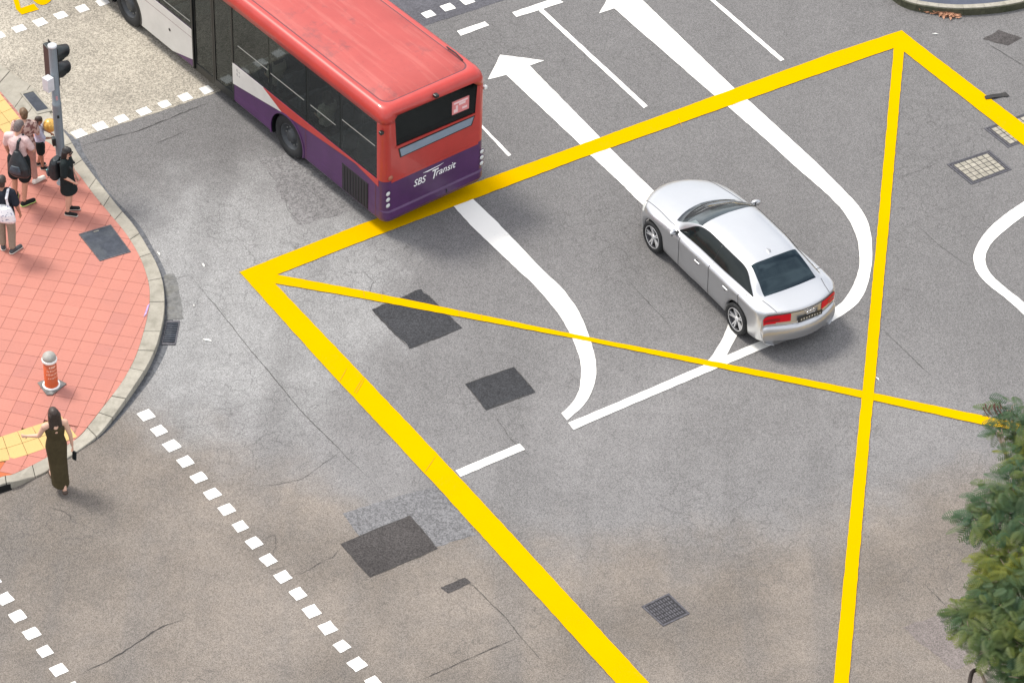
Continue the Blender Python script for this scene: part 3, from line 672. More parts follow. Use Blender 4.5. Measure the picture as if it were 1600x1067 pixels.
M_bglass = glass('bus_tinted_glass', (.54, .58, .56), .0, .04); M_bint = mat('bus_interior', (.022, .025, .026), .8); M_seat = mat('bus_seat', (.16, .17, .20), .8, noise=(8, .3))
M_bar = mat('window_bar', (.25, .255, .24), .5, .2); M_strip = mat('blue_grey_strip', (.20, .25, .31), .35, noise=(3, .12)); M_grille = mat('grille_black', (.022, .018, .024), .6)
M_lamp = mat('clear_lamp', (.62, .64, .62), .2, coat=.5); M_rim = mat('dull_rim', (.055, .06, .066), .5, .3, noise=(8, .3)); M_gut = mat('roof_gutter_dark', (.13, .045, .055), .8)  # darker tone for the roof gutter line and panel seams
M_text = mat('white_vinyl', (.82, .82, .82), .5)
bus = thing('bus', 'red and purple single deck bus with dark windows seen from behind', 'bus', (BX, BY, 0), BH)
BW, BL = 1.27, 12.0
def plan(hw, x0, x1, r0, r1, n=7):
    pts = []
    for cx, cy, a0, r_ in ((x0 + r0, -hw + r0, 180, r0), (x1 - r1, -hw + r1, 270, r1), (x1 - r1, hw - r1, 0, r1), (x0 + r0, hw - r0, 90, r0)):
        pts += [(cx + r_ * math.cos(R(a0 + 90 * i / n)), cy + r_ * math.sin(R(a0 + 90 * i / n))) for i in range(n + 1)]
    return pts
def loft(rings):
    mb = MB(); n = len(rings[0][0]); vs = [(x, y, z) for pts, z in rings for x, y in pts]
    fs = [(i * n + j, i * n + (j + 1) % n, (i + 1) * n + (j + 1) % n, (i + 1) * n + j) for i in range(len(rings) - 1) for j in range(n)]
    fs += [tuple(reversed(range(n))), tuple(range((len(rings) - 1) * n, len(rings) * n))]
    return mb.add(vs, fs)
def cyl_y(x, z, r_, y0, y1, n=40):
    mb = MB(); mb.lathe([(r_, 0), (r_, y1 - y0)], n, 0, Matrix.Translation((x, y0, z)) @ Matrix.Rotation(-math.pi / 2, 4, 'X')); return mb
lower = loft([(plan(BW - .03, .03, BL, .16, .3), .30), (plan(BW, .0, BL, .18, .3), .36), (plan(BW, -.02, BL, .18, .3), .40), (plan(BW, -.02, BL, .18, .3), .545), (plan(BW - .002, .015, BL, .17, .3), .575), (plan(BW - .003, .02, BL, .17, .3), 1.285)]).build('lower_body', M_bpur, bus)
cutters = [cyl_y(x, .47, .56, y0, y1).build('cut', M_bblk, bus) for x in (3.28, 9.18) for y0, y1 in ((.85, 1.5), (-1.5, -.85))]
cutters.append(MB().box(1.0, 11.6, -1.2, 1.2, .86, 1.6).build('cut', M_bint, bus)); cutters.append(MB().box(5.20, 6.62, 1.05, 1.5, .2, 1.6).build('cut', M_bint, bus))
for c_ in cutters:
    md = lower.modifiers.new('b', 'BOOLEAN'); md.object = c_; md.operation = 'DIFFERENCE'; md.solver = 'EXACT'; md.material_mode = 'TRANSFER'
bake(lower)
for c_ in cutters: bpy.data.objects.remove(c_, do_unlink=True)
# roof dome
rf = loft([(plan(BW - .003, .02, BL, .17, .3), 2.655), (plan(BW - .008, .03, BL, .18, .3), 2.78), (plan(BW - .03, .055, BL - .02, .2, .3), 2.87), (plan(BW - .07, .10, BL - .05, .22, .3), 2.935), (plan(BW - .12, .16, BL - .1, .22, .3), 2.965), (plan(BW - .20, .26, BL - .2, .2, .3), 2.985), (plan(BW - .215, .275, BL - .2, .2, .3), 2.972), (plan(BW - .24, .30, BL - .2, .2, .3), 2.972), (plan(BW - .26, .32, BL - .2, .2, .3), 2.99), (plan(BW - .7, .9, BL - .8, .2, .3), 3.015)])
rf.mi = [0] * len(rf.mi); nn = len(rf.mi) - 2; per = nn // 9
for i in range(nn): rf.mi[i] = (0 if i // per < 5 else (2 if i // per in (6,) else 1))
rf.mi[-1] = 1
ro = rf.build('roof', [M_bred, M_broof, M_gut], bus, True)
for x in (): MB().box(x, x + .03, -.98, .98, 3.0, 3.008).build('roof_seam', M_broof, ro)
for y in (): MB().box(.6, 11.2, y - .012, y + .012, 3.0, 3.022 - abs(y) * .012).build('roof_rib', M_broof, ro)
MB().tube([(.5, -1.03, 3.02), (.75, -1.05, 3.04), (1.05, -1.06, 3.02)], .015, 6).build('roof_cable', M_bblk, ro)
# livery panels on the kerb side (and mirrored on the other)
def side_poly(name, pts, mt, y=BW, th=.004, parent=bus):
    s_ = 1 if y > 0 else -1
    mb = MB(); n = len(pts); vs = [(x, y - s_ * .01, z) for x, z in pts] + [(x, y + s_ * th, z) for x, z in pts]
    mb.add(vs, [tuple(range(n)), tuple(range(n, 2 * n))] + [(i, (i + 1) % n, n + (i + 1) % n, n + i) for i in range(n)])
    return mb.build(name, mt, parent)
arch = lambda xc, r_, a0, a1, n=10: [(xc + r_ * math.cos(R(a0 + (a1 - a0) * i / n)), .47 + r_ * math.sin(R(a0 + (a1 - a0) * i / n))) for i in range(n + 1)]
for s_ in (1, -1):
    side_poly('white_panel', [(5.18, .76), (5.18, 1.283), (4.10, 1.283), (3.45, 1.035)], M_bwhite, s_ * BW)
    side_poly('red_wedge', [(4.08, 1.283), (.19, 1.283), (.19, 1.13), (.95, 1.245), (3.43, 1.035)], M_bred, s_ * BW, .0045)
    side_poly('white_panel', [(6.66, .53), (7.42, .325)] + [(8.58, .325)] + [q for q in arch(9.18, .60, 195, 98)] + [(9.1, 1.283), (6.66, 1.283)], M_bwhite, s_ * BW)
    side_poly('side_grille', [(.53, .36), (1.39, .36), (1.39, 1.0), (.53, 1.0)], M_grille, s_ * BW, .006)
    for i in range(9): side_poly('louvre', [(.55 + i * .093, .38), (.58 + i * .093, .38), (.58 + i * .093, .98), (.55 + i * .093, .98)], M_bblk, s_ * BW, .012)
    for x in (3.28, 9.18):
        ring = arch(x, .60, 195, -15, 24) + arch(x, .555, -15, 195, 24)
        mb = MB(); n = 25
        vs = [(px_, s_ * (BW - .01), pz_) for px_, pz_ in ring] + [(px_, s_ * (BW + .012), pz_) for px_, pz_ in ring]; N = len(ring)
        mb.add(vs, [(N + i, N + i + 1, N + N - 2 - i, N + N - 1 - i) for i in range(n - 1)] + [(i, (i + 1) % N, N + (i + 1) % N, N + i) for i in range(N)]); mb.build('arch_trim', M_bpur if x < 5 else M_bblk, bus)
MB().lathe([(0, .008), (.035, .008), (.035, 0)], 14, 0, Matrix.Translation((7.5, BW + .003, .82)) @ Matrix.Rotation(-math.pi / 2, 4, 'X')).build('filler_cap', M_bblk, bus)
MB().box(6.67, 8.95, BW + .002, BW + .0055, 1.075, 1.083).build('panel_seam', M_gut, bus)
for x in (.28, 2.62): MB().box(x, x + .012, BW + .0005, BW + .002, .36, 1.12).build('panel_seam', M_gut, bus)
M_mark = mat('grey_mark', (.22, .22, .22), .6)                       # little priority-seat pictograms by the door
for i, z in enumerate((1.16, 1.06)):
    mb = MB(); mb.box(5.0, 5.03, BW + .003, BW + .0055, z, z + .05); mb.box(4.96, 5.02, BW + .003, BW + .0056, z - .015, z - .003); mb.box(4.92, 4.935, BW + .003, BW + .0055, z - .02, z + .03); mb.build('pictogram', M_mark, bus)
# glazing, pillars
Z0, Z1g = 1.288, 2.652
def pane(name, x0, x1, y, z0=Z0, z1=Z1g): return MB().box(x0, x1, y - .004, y + .004, z0, z1).build(name, M_bglass, bus)
for s_ in (1, -1):
    y = s_ * (BW - .012)
    xs = [(.24, 1.45), (1.47, 2.58), (2.60, 3.86), (3.88, 5.14)] + ([(5.18, 6.64)] if s_ < 0 else []) + [(6.68, 7.85), (7.87, 9.05), (9.07, 10.3), (10.32, 11.6)]
    for a, b in xs:
        g_ = pane('window', a, b, y)
        MB().box(a - .035, a + .02, y - .045, y - .006 if s_ > 0 else y + .045, Z0, Z1g).build('pillar', M_bblk, bus)
    MB().box(.2, 11.7, y - s_ * .05, y - s_ * .006, 2.56, 2.654).build('window_header', M_bblk, bus)
    MB().box(.2, (5.14 if s_ > 0 else 11.7), y - s_ * .05, y - s_ * .006, 1.27, 1.34).build('window_sill', M_bblk, bus)
    for a, b, z in ((.31, 1.39, 2.04), (1.61, 2.45, 1.78), (2.67, 3.82, 1.77), (3.92, 4.97, 1.80), (6.71, 7.8, 1.45)):
        MB().box(a, b, s_ * (BW - .008) - .002, s_ * (BW - .008) + .008 * (1), z, z + .016).build('window_bar', M_bar, bus)
# centre door
for a, b in ((5.20, 5.905), (5.915, 6.62)):
    d = MB().box(a, b, BW - .05, BW - .042, .36, 2.64).build('door_leaf', M_bglass, bus)
    mb = MB()
    for q_ in ((a, a + .05, .34, 2.65), (b - .05, b, .34, 2.65), (a + .05, b - .05, .34, .46), (a + .05, b - .05, 2.55, 2.65)): mb.box(q_[0], q_[1], BW - .06, BW - .03, q_[2], q_[3])
    mb.build('door_frame', M_bblk, d)
MB().box(5.19, 6.63, .6, BW - .03, .28, .345).build('door_step', M_bblk, bus)
MB().box(5.15, 5.20, BW - .06, BW + .002, .31, 2.655).build('door_post', M_bblk, bus); MB().box(6.62, 6.67, BW - .06, BW + .002, .31, 2.655).build('door_post', M_bblk, bus)
MB().box(1.0, 11.6, -1.2, 1.2, .84, .87).build('floor', M_bint, bus); MB().box(.3, 11.7, -1.2, 1.2, 2.60, 2.63).build('ceiling', M_bint, bus)
MB().box(.9, 1.0, -1.19, 1.19, .87, 1.75).build('engine_bulkhead', M_bint, bus)
for x in (1.6, 2.35, 3.1, 3.85, 4.6, 7.3, 8.1):
    for y in (.45, .86, -.45, -.86):
        if x == 1.6 and False: continue
        o = MB().box(x, x + .09, y - .19, y + .19, 1.0, 1.46).box(x + .09, x + .48, y - .19, y + .19, 1.0, 1.16).build('seat', M_seat, bus); bevel(o, .03)
for x in (2.0, 4.9, 6.7): MB().tube([(x, .3, .87), (x, .3, 2.6)], .018, 8).build('grab_pole', M_bar, bus)
# rear end
def rear_poly(name, pts, mt, x=.018, th=.004, parent=bus):
    n = len(pts); mb = MB(); vs = [(x + .015, y, z) for y, z in pts] + [(x - th, y, z) for y, z in pts]
    mb.add(vs, [tuple(range(n)), tuple(range(n, 2 * n))] + [(i, (i + 1) % n, n + (i + 1) % n, n + i) for i in range(n)]); return mb.build(name, mt, parent)
rear = loft([(plan(BW - .003, .02, .26, .17, .02), 1.286), (plan(BW - .003, .02, .26, .17, .02), 2.657)])
ro2 = rear.build('rear_panel', M_bred, bus)
ct = MB(); yy = [(.96, 2.06), (-.99, 2.02), (-1.03, 2.70), (-.93, 2.775), (.93, 2.795), (1.0, 2.72)]
n = len(yy); ct.add([(-.2, y, z) for y, z in yy] + [(.22, y, z) for y, z in yy], [tuple(range(n)), tuple(range(n, 2 * n))] + [(i, (i + 1) % n, n + (i + 1) % n, n + i) for i in range(n)])
cto = ct.build('cut', M_bblk, bus); md = ro2.modifiers.new('b', 'BOOLEAN'); md.object = cto; md.solver = 'EXACT'; md.material_mode = 'TRANSFER'; bake(ro2)
md = ro.modifiers.new('b', 'BOOLEAN'); md.object = cto; md.solver = 'EXACT'; md.material_mode = 'TRANSFER'; bake(ro)
rear_poly('rear_window', [(y * .995, z) for y, z in yy], M_bglass, .03, .004); bpy.data.objects.remove(cto, do_unlink=True)
MB().box(.215, .225, -1.05, 1.05, 2.0, 2.66).build('rear_window_lining', M_bint, bus)
rear_poly('rear_window_seal', [(.99, 2.075), (-1.02, 2.035), (-1.015, 2.0), (.965, 2.035)], M_bred, .018, .012)
rear_poly('strip_surround', [(.92, 2.0), (-.985, 1.995), (-.91, 1.775), (.87, 1.765)], M_bblk, .018, .005)
rear_poly('display_strip', [(.885, 1.975), (-.95, 1.972), (-.885, 1.80), (.845, 1.79)], M_strip, .018, .010)
# red front colour of the rear carries a little below the panel line
rear_poly('red_wedge', [(1.08, 1.30), (-1.09, 1.30), (-1.09, 1.235), (1.08, 1.235)], M_bred, .02, .003)
for s_ in (1, -1):
    for z in (1.01, .865, .72):
        Ml = Matrix.Translation((.022, s_ * 1.165 if s_ > 0 else -1.19, z)) @ Matrix.Rotation(-math.pi / 2, 4, 'Y')
        lm = MB().lathe([(.0, .022), (.03, .02), (.05, .012), (.054, .0)], 18, 0, Ml).build('rear_lamp', M_lamp, bus, True)
        MB().lathe([(.056, .0), (.062, .0), (.062, .012), (.054, .014)], 18, 0, Ml, True).build('lamp_bezel', M_bpur, lm, True)
    Ml = Matrix.Translation((.02, s_ * 1.1, 1.365)) @ Matrix.Rotation(-math.pi / 2, 4, 'Y')
    if s_ > 0: MB().lathe([(0, .02), (.03, .018), (.045, .006), (.06, .0)], 18, 0, Ml).build('reflector', mat('brown_reflector', (.35, .12, .07), .3), bus, True)
    mb = MB().box(.05, .13, -.04, .04, -.035, .035, 0, Matrix.Translation((.0, s_ * 1.28, 2.5))); bevel(mb.build('marker_lamp', M_lamp if s_ < 0 else M_bblk, bus), .012)
o = MB().box(-.03, .08, -.05, .05, 2.84, 2.91).build('rear_camera', M_bblk, bus); bevel(o, .02)
# sticker in the rear window
sk = rear_poly('window_sticker', [(-.41, 2.54), (-.83, 2.53), (-.83, 2.22), (-.41, 2.23)], mat('pink_sticker_red', (.62, .20, .20), .6), .024, .003)
MW = mat('pink_sticker_pale', (.75, .55, .55), .6); rr = random.Random(9)
for y, z, a, b in ((-.45, 2.46, .34, .04), (-.45, 2.26, .10, .08), (-.58, 2.40, .16, .05), (-.66, 2.28, .12, .05), (-.5, 2.33, .05, .09)): rear_poly('sticker_print', [(y, z), (y - a, z), (y - a, z + b), (y, z + b)], MW, .0205, .0015, sk)
# writing
def text_mesh(txt, size, shear=.0, off=.0):
    cu = bpy.data.curves.new('txt', 'FONT'); cu.body = txt; cu.size = size; cu.shear = shear; cu.offset = off; cu.extrude = .002
    ob = bpy.data.objects.new('txt', cu); COL.objects.link(ob); dg = bpy.context.evaluated_depsgraph_get(); dg.update()
    me = bpy.data.meshes.new_from_object(ob.evaluated_get(dg)); bpy.data.objects.remove(ob); me.materials.clear(); return me
def rear_text(txt, size, y0, z0, shear=.25, off=.004, sx=1.):
    me = text_mesh(txt, size, shear, off); me.materials.append(M_text); xs_ = [v.co.x for v in me.vertices]; wd = max(xs_) - min(xs_)
    for v in me.vertices: v.co = (.012 - v.co.z, y0 - v.co.x * sx, z0 + v.co.y)
    link('lettering', me, bus); return wd * sx
rear_text('SBS', .225, .54, .90, .28, .001, .88)
rear_text('T', .31, .115, .885, .28, .002, .85)
rear_text('ransit', .225, -.005, .925, .28, .0005, .98)
rear_poly('lettering_swoosh', [(.30, 1.135), (-.12, 1.150), (-.22, 1.162), (-.10, 1.136), (.18, 1.115)], M_text, .017, .004)
mb = MB(); a = .24
for i in range(8): mb.box(.008 - .03, .012 - .03, a - .04, a, .425, .47); a -= .062
mb.build('number_plate', mat('dim_plate_marks', (.22, .17, .12), .6), bus)
o = MB().box(-.035, .02, -.28, -.26, .42, .50).build('plate_lamp', M_bblk, bus)
MB().box(-.024, -.016, -.27, .27, .40, .50).build('plate_backing', M_bpur, bus)
# wheels
def wheel(parent, x, y, r_, wd, s_, spokes, mt_r, rimr, name='wheel', dull=False):
    Mw = Matrix.Translation((x, y, r_)) @ Matrix.Rotation(-s_ * math.pi / 2, 4, 'X')   # local +z points outward
    h = wd / 2
    w_ = MB().lathe([(rimr, -h), (r_ * .93, -h), (r_ * .985, -h * .8), (r_, -h * .45), (r_, h * .45), (r_ * .985, h * .8), (r_ * .93, h), (rimr + .02, h * .98), (rimr, h * .85)], 44, 0, Mw, True).build(name, M_rub, parent, True)
    rim = MB().lathe([(rimr * 1.0, -h * .6), (rimr * 1.0, h * .86), (rimr * .94, h * .9), (rimr * .90, h * .55), (rimr * .86, -h * .1), (rimr * .2, -h * .1), (0, -h * .1)] if spokes else [(rimr, -h * .6), (rimr, h * .86), (rimr * .93, h * .82), (rimr * .86, h * .35), (rimr * .5, h * .25), (rimr * .44, h * .7), (rimr * .38, h * .8), (0, h * .8)], 44, 0, Mw).build('rim', mt_r if not spokes else M_rimdark, w_, True)
    if spokes:
        MB().lathe([(rimr * .985, h * .70), (rimr * 1.0, h * .92), (rimr * .95, h * .94), (rimr * .92, h * .70)], 44, 0, Mw, True).build('rim_lip', mt_r, w_, True)
        for i in range(spokes):
            for dlt in (-.157, .157):
                a = 2 * math.pi * i / spokes + dlt; ca, sa = math.cos(a), math.sin(a)
                a2 = 2 * math.pi * i / spokes + dlt * .55
                p0 = Vector((rimr * .16 * math.cos(a2), rimr * .16 * math.sin(a2), h * .62)); p1 = Vector((rimr * .95 * ca, rimr * .95 * sa, h * .80)); tn = Vector((-sa, ca, 0)) * .013
                vs = [p0 - tn * 1.1, p0 + tn * 1.1, p1 + tn, p1 - tn]; vs = vs + [v - Vector((0, 0, .03)) for v in vs]
                MB().add([Mw @ v for v in vs], [(0, 1, 2, 3), (7, 6, 5, 4), (0, 4, 5, 1), (1, 5, 6, 2), (2, 6, 7, 3), (3, 7, 4, 0)]).build('spoke', mt_r, w_)
        MB().lathe([(rimr * .24, h * .5), (rimr * .24, h * .68), (rimr * .15, h * .78), (0, h * .8)], 20, 0, Mw).build('hub_cap', mt_r, w_, True)
    else:
        for i in range(10):
            a = 2 * math.pi * i / 10; MB().lathe([(.016, h * .22), (.016, h * .42), (0, h * .45)], 8, 0, Mw @ Matrix.Translation((rimr * .68 * math.cos(a), rimr * .68 * math.sin(a), 0))).build('wheel_nut', M_bar, w_)
    return w_
M_rimdark = mat('rim_barrel_dark', (.05, .05, .055), .4, .7); M_alloy = mat('silver_alloy', (.72, .72, .72), .4, .45)
for x in (3.28, 9.18):
    for s_ in (1, -1): wheel(bus, x, s_ * 1.09, .49, .28, s_, 0, M_rim, .30)
MB().box(.6, 11.4, -1.0, 1.0, .28, .33).build('underframe', M_bblk, bus)
MB().box(BL - .02, BL + .0, -1.1, 1.1, 1.35, 2.62).build('windscreen', M_bglass, bus)

# ------------------------------------------------------------------ silver saloon car
CX, CY, CH = 4.235876, 48.210856, 2.141265
M_silver = mat('silver_paint', (.52, .53, .545), .33, .80, noise=(.8, .04), coat=.4)
M_cglass = glass('car_glass', (.45, .50, .50), .03); M_cglass_d = glass('car_privacy_glass', (.03, .045, .05), .035, .03, (.55, .78, .92))
M_chrome = mat('chrome', (.8, .8, .8), .12, 1.0); M_red = mat('tail_red', (.55, .008, .018), .45, 0, .15); M_reddark = mat('tail_red_dark', (.25, .004, .01), .3)
M_trim = mat('car_black', (.012, .013, .014), .45); M_cint = mat('car_interior', (.05, .05, .052), .7); M_seam_shade = mat('panel_gap_and_shade', (.05, .05, .055), .7)
car = thing('car', 'silver saloon car driving inside the yellow box', 'car', (CX, CY, 0), CH)
Y0 = [.70, .86, .915, .935, .93, .90, .865, .82, .72, .60, .40, 0]
ST = [  # x at the centre line, plan curvature k, y per row, z per row
 (2.39, .34, [.55, .66, .70, .72, .70, .67, .64, .60, .53, .45, .29, 0], [.20, .23, .33, .42, .48, .52, .55, .57, .585, .59, .60, .60]),
 (2.35, .34, [.62, .75, .80, .82, .80, .77, .74, .69, .61, .51, .33, 0], [.18, .22, .36, .50, .58, .635, .67, .69, .705, .715, .725, .73]),
 (2.18, .30, [.68, .83, .88, .90, .885, .85, .815, .76, .67, .56, .36, 0], [.18, .22, .38, .57, .69, .75, .785, .805, .82, .83, .845, .85]),
 (1.72, .24, [.70, .86, .915, .935, .925, .89, .855, .80, .71, .59, .38, 0], [.19, .23, .39, .61, .77, .845, .88, .90, .915, .927, .945, .952]),
 (1.18, .27, [.70, .86, .915, .935, .93, .90, .87, .83, .775, .68, .42, 0], [.20, .24, .40, .62, .79, .90, .94, .965, .98, .992, 1.015, 1.028]),
 (.72, .17, [.70, .86, .915, .935, .93, .90, .868, .83, .765, .66, .42, 0], [.20, .24, .40, .62, .80, .915, .955, .985, 1.08, 1.19, 1.235, 1.25]),
 (.26, .06, [.70, .86, .915, .935, .93, .90, .866, .825, .74, .62, .40, 0], [.20, .24, .40, .62, .80, .92, .965, .995, 1.19, 1.345, 1.40, 1.415]),
 (-.15, 0, Y0, [.20, .24, .40, .62, .80, .925, .97, 1.0, 1.215, 1.38, 1.438, 1.455]),
 (-.75, -.02, Y0, [.20, .24, .40, .62, .805, .93, .978, 1.01, 1.215, 1.375, 1.435, 1.452]),
 (-1.28, -.04, [.70, .86, .915, .935, .93, .90, .865, .81, .70, .575, .39, 0], [.20, .24, .40, .62, .81, .94, .99, 1.025, 1.195, 1.335, 1.392, 1.408]),
 (-1.62, -.05, [.70, .86, .915, .935, .93, .90, .86, .80, .715, .615, .40, 0], [.20, .24, .40, .62, .815, .945, 1.0, 1.035, 1.14, 1.215, 1.255, 1.268]),
 (-1.92, -.06, [.70, .86, .91, .93, .925, .895, .855, .79, .73, .655, .42, 0], [.21, .25, .40, .62, .815, .945, 1.0, 1.03, 1.05, 1.068, 1.085, 1.09]),
 (-2.20, -.12, [.69, .84, .89, .91, .905, .875, .835, .775, .70, .60, .38, 0], [.23, .27, .41, .62, .81, .93, .985, 1.012, 1.025, 1.035, 1.045, 1.05]),
 (-2.45, -.24, [.66, .79, .84, .86, .855, .83, .80, .75, .67, .57, .36, 0], [.25, .29, .41, .60, .79, .90, .955, .985, 1.0, 1.01, 1.022, 1.026]),
 (-2.475, -.25, [.655, .785, .835, .855, .85, .82, .785, .735, .66, .56, .355, 0], [.25, .29, .41, .58, .755, .86, .91, .935, .95, .96, .972, .975]),
 (-2.49, -.26, [.65, .78, .83, .85, .84, .805, .77, .72, .645, .55, .35, 0], [.26, .30, .40, .52, .62, .67, .69, .70, .71, .715, .72, .72]),
 (-2.55, -.27, [.65, .78, .83, .85, .84, .805, .77, .72, .645, .55, .35, 0], [.26, .30, .39, .49, .575, .615, .635, .645, .65, .655, .66, .66]),
 (-2.57, -.27, [.65, .78, .825, .845, .83, .80, .765, .715, .64, .545, .35, 0], [.26, .29, .36, .44, .50, .53, .545, .55, .555, .56, .56, .56]),
 (-2.53, -.26, [.63, .75, .79, .81, .80, .77, .74, .69, .62, .53, .34, 0], [.25, .265, .285, .31, .325, .335, .34, .345, .345, .35, .35, .35]),
]
for i_, st_ in enumerate(ST):                                       # crisp shoulder ledge, side tucked in below it
    if 3 <= i_ <= 12:
        y_, z_ = st_[2], st_[3]; zb_ = z_[7]
        z_[6] = zb_ - .018; z_[5] = zb_ - .050; z_[4] = zb_ - .095; z_[3] = zb_ - .30 if i_ > 3 else zb_ - .26
        w_ = y_[3]; y_[4] = w_ + .004; y_[5] = w_ - .014; y_[6] = (y_[5] + y_[7]) / 2 + .006; y_[3] = w_ - .010; y_[2] = w_ - .022; y_[1] = w_ - .062
def pchip(ys, n):
    m = len(ys); d = [ys[i + 1] - ys[i] for i in range(m - 1)]; t = [d[0]] + [0 if d[i - 1] * d[i] <= 0 else 2 * d[i - 1] * d[i] / (d[i - 1] + d[i]) for i in range(1, m - 1)] + [d[-1]]
    out = []
    for i in range(m - 1):
        for k_ in range(n):
            s = k_ / n; h00 = 2 * s ** 3 - 3 * s * s + 1; h10 = s ** 3 - 2 * s * s + s; h01 = -2 * s ** 3 + 3 * s * s; h11 = s ** 3 - s * s
            out.append(h00 * ys[i] + h10 * t[i] + h01 * ys[i + 1] + h11 * t[i + 1])
    return out + [ys[-1]]
NU, NV = 10, 3
xs = pchip([s[0] for s in ST], NU); ks = pchip([s[1] for s in ST], NU)
yr = [pchip([s[2][r] for s in ST], NU) for r in range(12)]; zr = [pchip([s[3][r] for s in ST], NU) for r in range(12)]
NUF = len(xs); grid = []
for u in range(NUF):
    # across: split by features (shoulder kept fairly crisp)
    ys_ = pchip([yr[r][u] for r in range(12)], NV); zs_ = pchip([zr[r][u] for r in range(12)], NV); row = []
    for v in range(len(ys_)):
        x = xs[u] - ks[u] * (ys_[v] / .8) ** 2; row.append([x, ys_[v], zs_[v]])
    grid.append(row)
NVF = len(grid[0]); WX = (1.456, -1.456); WR = .372; SH = 4 * NV
for row in grid:                                                    # wheel arches
    zsh = row[SH][2]; z0 = row[0][2]
    for v in range(SH):
        x = row[v][0]; zb = z0
        for wx in WX:
            if abs(x - wx) < WR: zb = max(zb, .335 + math.sqrt(WR * WR - (x - wx) ** 2))
        if zb > z0:
            row[v][2] = zb + (row[v][2] - z0) * (zsh - zb) / (zsh - z0)
            if v < NV: row[v][1] = row[NV][1] - .03 * (NV - v) / NV
        row[v][1] += .012 * math.exp(-((row[v][2] - zb) / .05) ** 2) * (1 if zb > z0 + .02 else 0)
vid = lambda u, v, s: None
CB = {}
def cell_part(u, v):
    U = u / NU; V = v / NV
    if 4 <= U < 6 and V >= 9 - .01: return 'windscreen'
    if 9 <= U < 11 and V >= 9.3: return 'rear_window'
    if U >= 4.5 and U < 10.6 and 7.3 <= V < 9:
        top = 8.7
        if U < 6: top = 7.3 + (U - 4.5) / 1.5 * 1.4 + .3
        if U > 9.2: top = 8.7 - (U - 9.2) / 1.4 * 1.4
        pass
    return 'body'
for s_ in (1, -1):
    for u in range(NUF - 1):
        for v in range(NVF - 1):
            p_ = cell_part(u, v); key = p_ if not p_.startswith('side') else p_ + ('L' if s_ > 0 else 'R')
            mb = CB.setdefault(key, MB())
            q = [grid[u][v], grid[u + 1][v], grid[u + 1][v + 1], grid[u][v + 1]]
            mb.add([(a[0], a[1] * s_, a[2]) for a in q], [(0, 1, 2, 3)])
for key, mb in CB.items():
    if key == 'body':
        # close nose and tail
        for u in (0, NUF - 1):
            ring = [(a[0], a[1], a[2]) for a in grid[u]] + [(a[0], -a[1], a[2]) for a in reversed(grid[u][:-1])]; mb.add(ring, [tuple(range(len(ring)))])
        body = mb.build('body', M_silver, car, True)
    elif key == 'windscreen': mb.build('windscreen', M_cglass, car, True)
    elif key == 'rear_window': mb.build('rear_window', M_cglass_d, car, True)
    elif 'mid' in key: mb.build('door_pillar', M_trim, car, True)
    else: mb.build('side_window', M_cglass_d, car, True)
def gpt(U, V, s_=1, off=.0):
    u = min(NUF - 1, max(0, int(round(U * NU)))); v = min(NVF - 1, int(round(V * NV))); a = grid[u][v]
    b = grid[min(u + 1, NUF - 1)][v]; c = grid[max(u - 1, 0)][v]; d = grid[u][min(v + 1, NVF - 1)]; e = grid[u][max(v - 1, 0)]
    n = (Vector(d) - Vector(e)).cross(Vector(c) - Vector(b)); n.normalize()
    if n.y < -.1 or n.z < -.5: n = -n
    p = Vector(a) + n * off; return Vector((p.x, p.y * s_, p.z))
def gb(U, V, s_=1, off=.0):
    u = max(0, min(NUF - 1.001, U * NU)); v = max(0, min(NVF - 1.001, V * NV)); iu, iv = int(u), int(v); fu, fv = u - iu, v - iv
    a, b, c, d = [Vector(grid[x][y]) for x, y in ((iu, iv), (iu + 1, iv), (iu + 1, iv + 1), (iu, iv + 1))]
    p = a.lerp(b, fu).lerp(d.lerp(c, fu), fv); n = (d - a).cross(a - b); n.normalize()
    if n.y < -.1 or n.z < -.5: n = -n
    p = p + n * off; return Vector((p.x, p.y * s_, p.z))
M_sglass = mat('side_privacy_glass', (.007, .011, .011), .12, 0, .35)
def side_glass(s_, Ua, Ub, name, mt, grow=0., off=.004):
    Vb = lambda U: 7.32 - grow
    def Vt(U):
        if U < 6.3: return 7.32 + 1.50 * math.sin(min(1, (U - 4.55) / 1.75) * math.pi / 2) ** .75 + grow if U > 4.55 else 7.32
        if U > 8.6: return 8.82 - 1.50 * ((U - 8.6) / 2.1) ** 1.6 + grow
        return 8.82 + grow
    n = 60; m_ = 5; vs = []
    for i in range(n + 1):
        U = Ua + (Ub - Ua) * i / n; a, b = Vb(U), max(Vt(U), Vb(U) + .001); vs += [gb(U, a + (b - a) * q / m_, s_, off) for q in range(m_ + 1)]
    return MB().add(vs, [(i * (m_ + 1) + q, (i + 1) * (m_ + 1) + q, (i + 1) * (m_ + 1) + q + 1, i * (m_ + 1) + q + 1) for i in range(n) for q in range(m_)]).build(name, mt, car, True)
for s_ in (1, -1):
    side_glass(s_, 4.57, 10.69, 'window_surround', M_trim, .10, .003)
    side_glass(s_, 4.60, 7.555, 'side_window', M_sglass, 0, .005); side_glass(s_, 7.585, 10.66, 'side_window', M_sglass, 0, .005)
def ribbon(name, pts, wdir, wd, mt, parent):
    wdir = Vector(wdir).normalized() * wd / 2
    MB().add([p + s * wdir for p in pts for s in (1, -1)], [(2 * i, 2 * i + 1, 2 * i + 3, 2 * i + 2) for i in range(len(pts) - 1)]).build(name, mt, parent, fix=False)
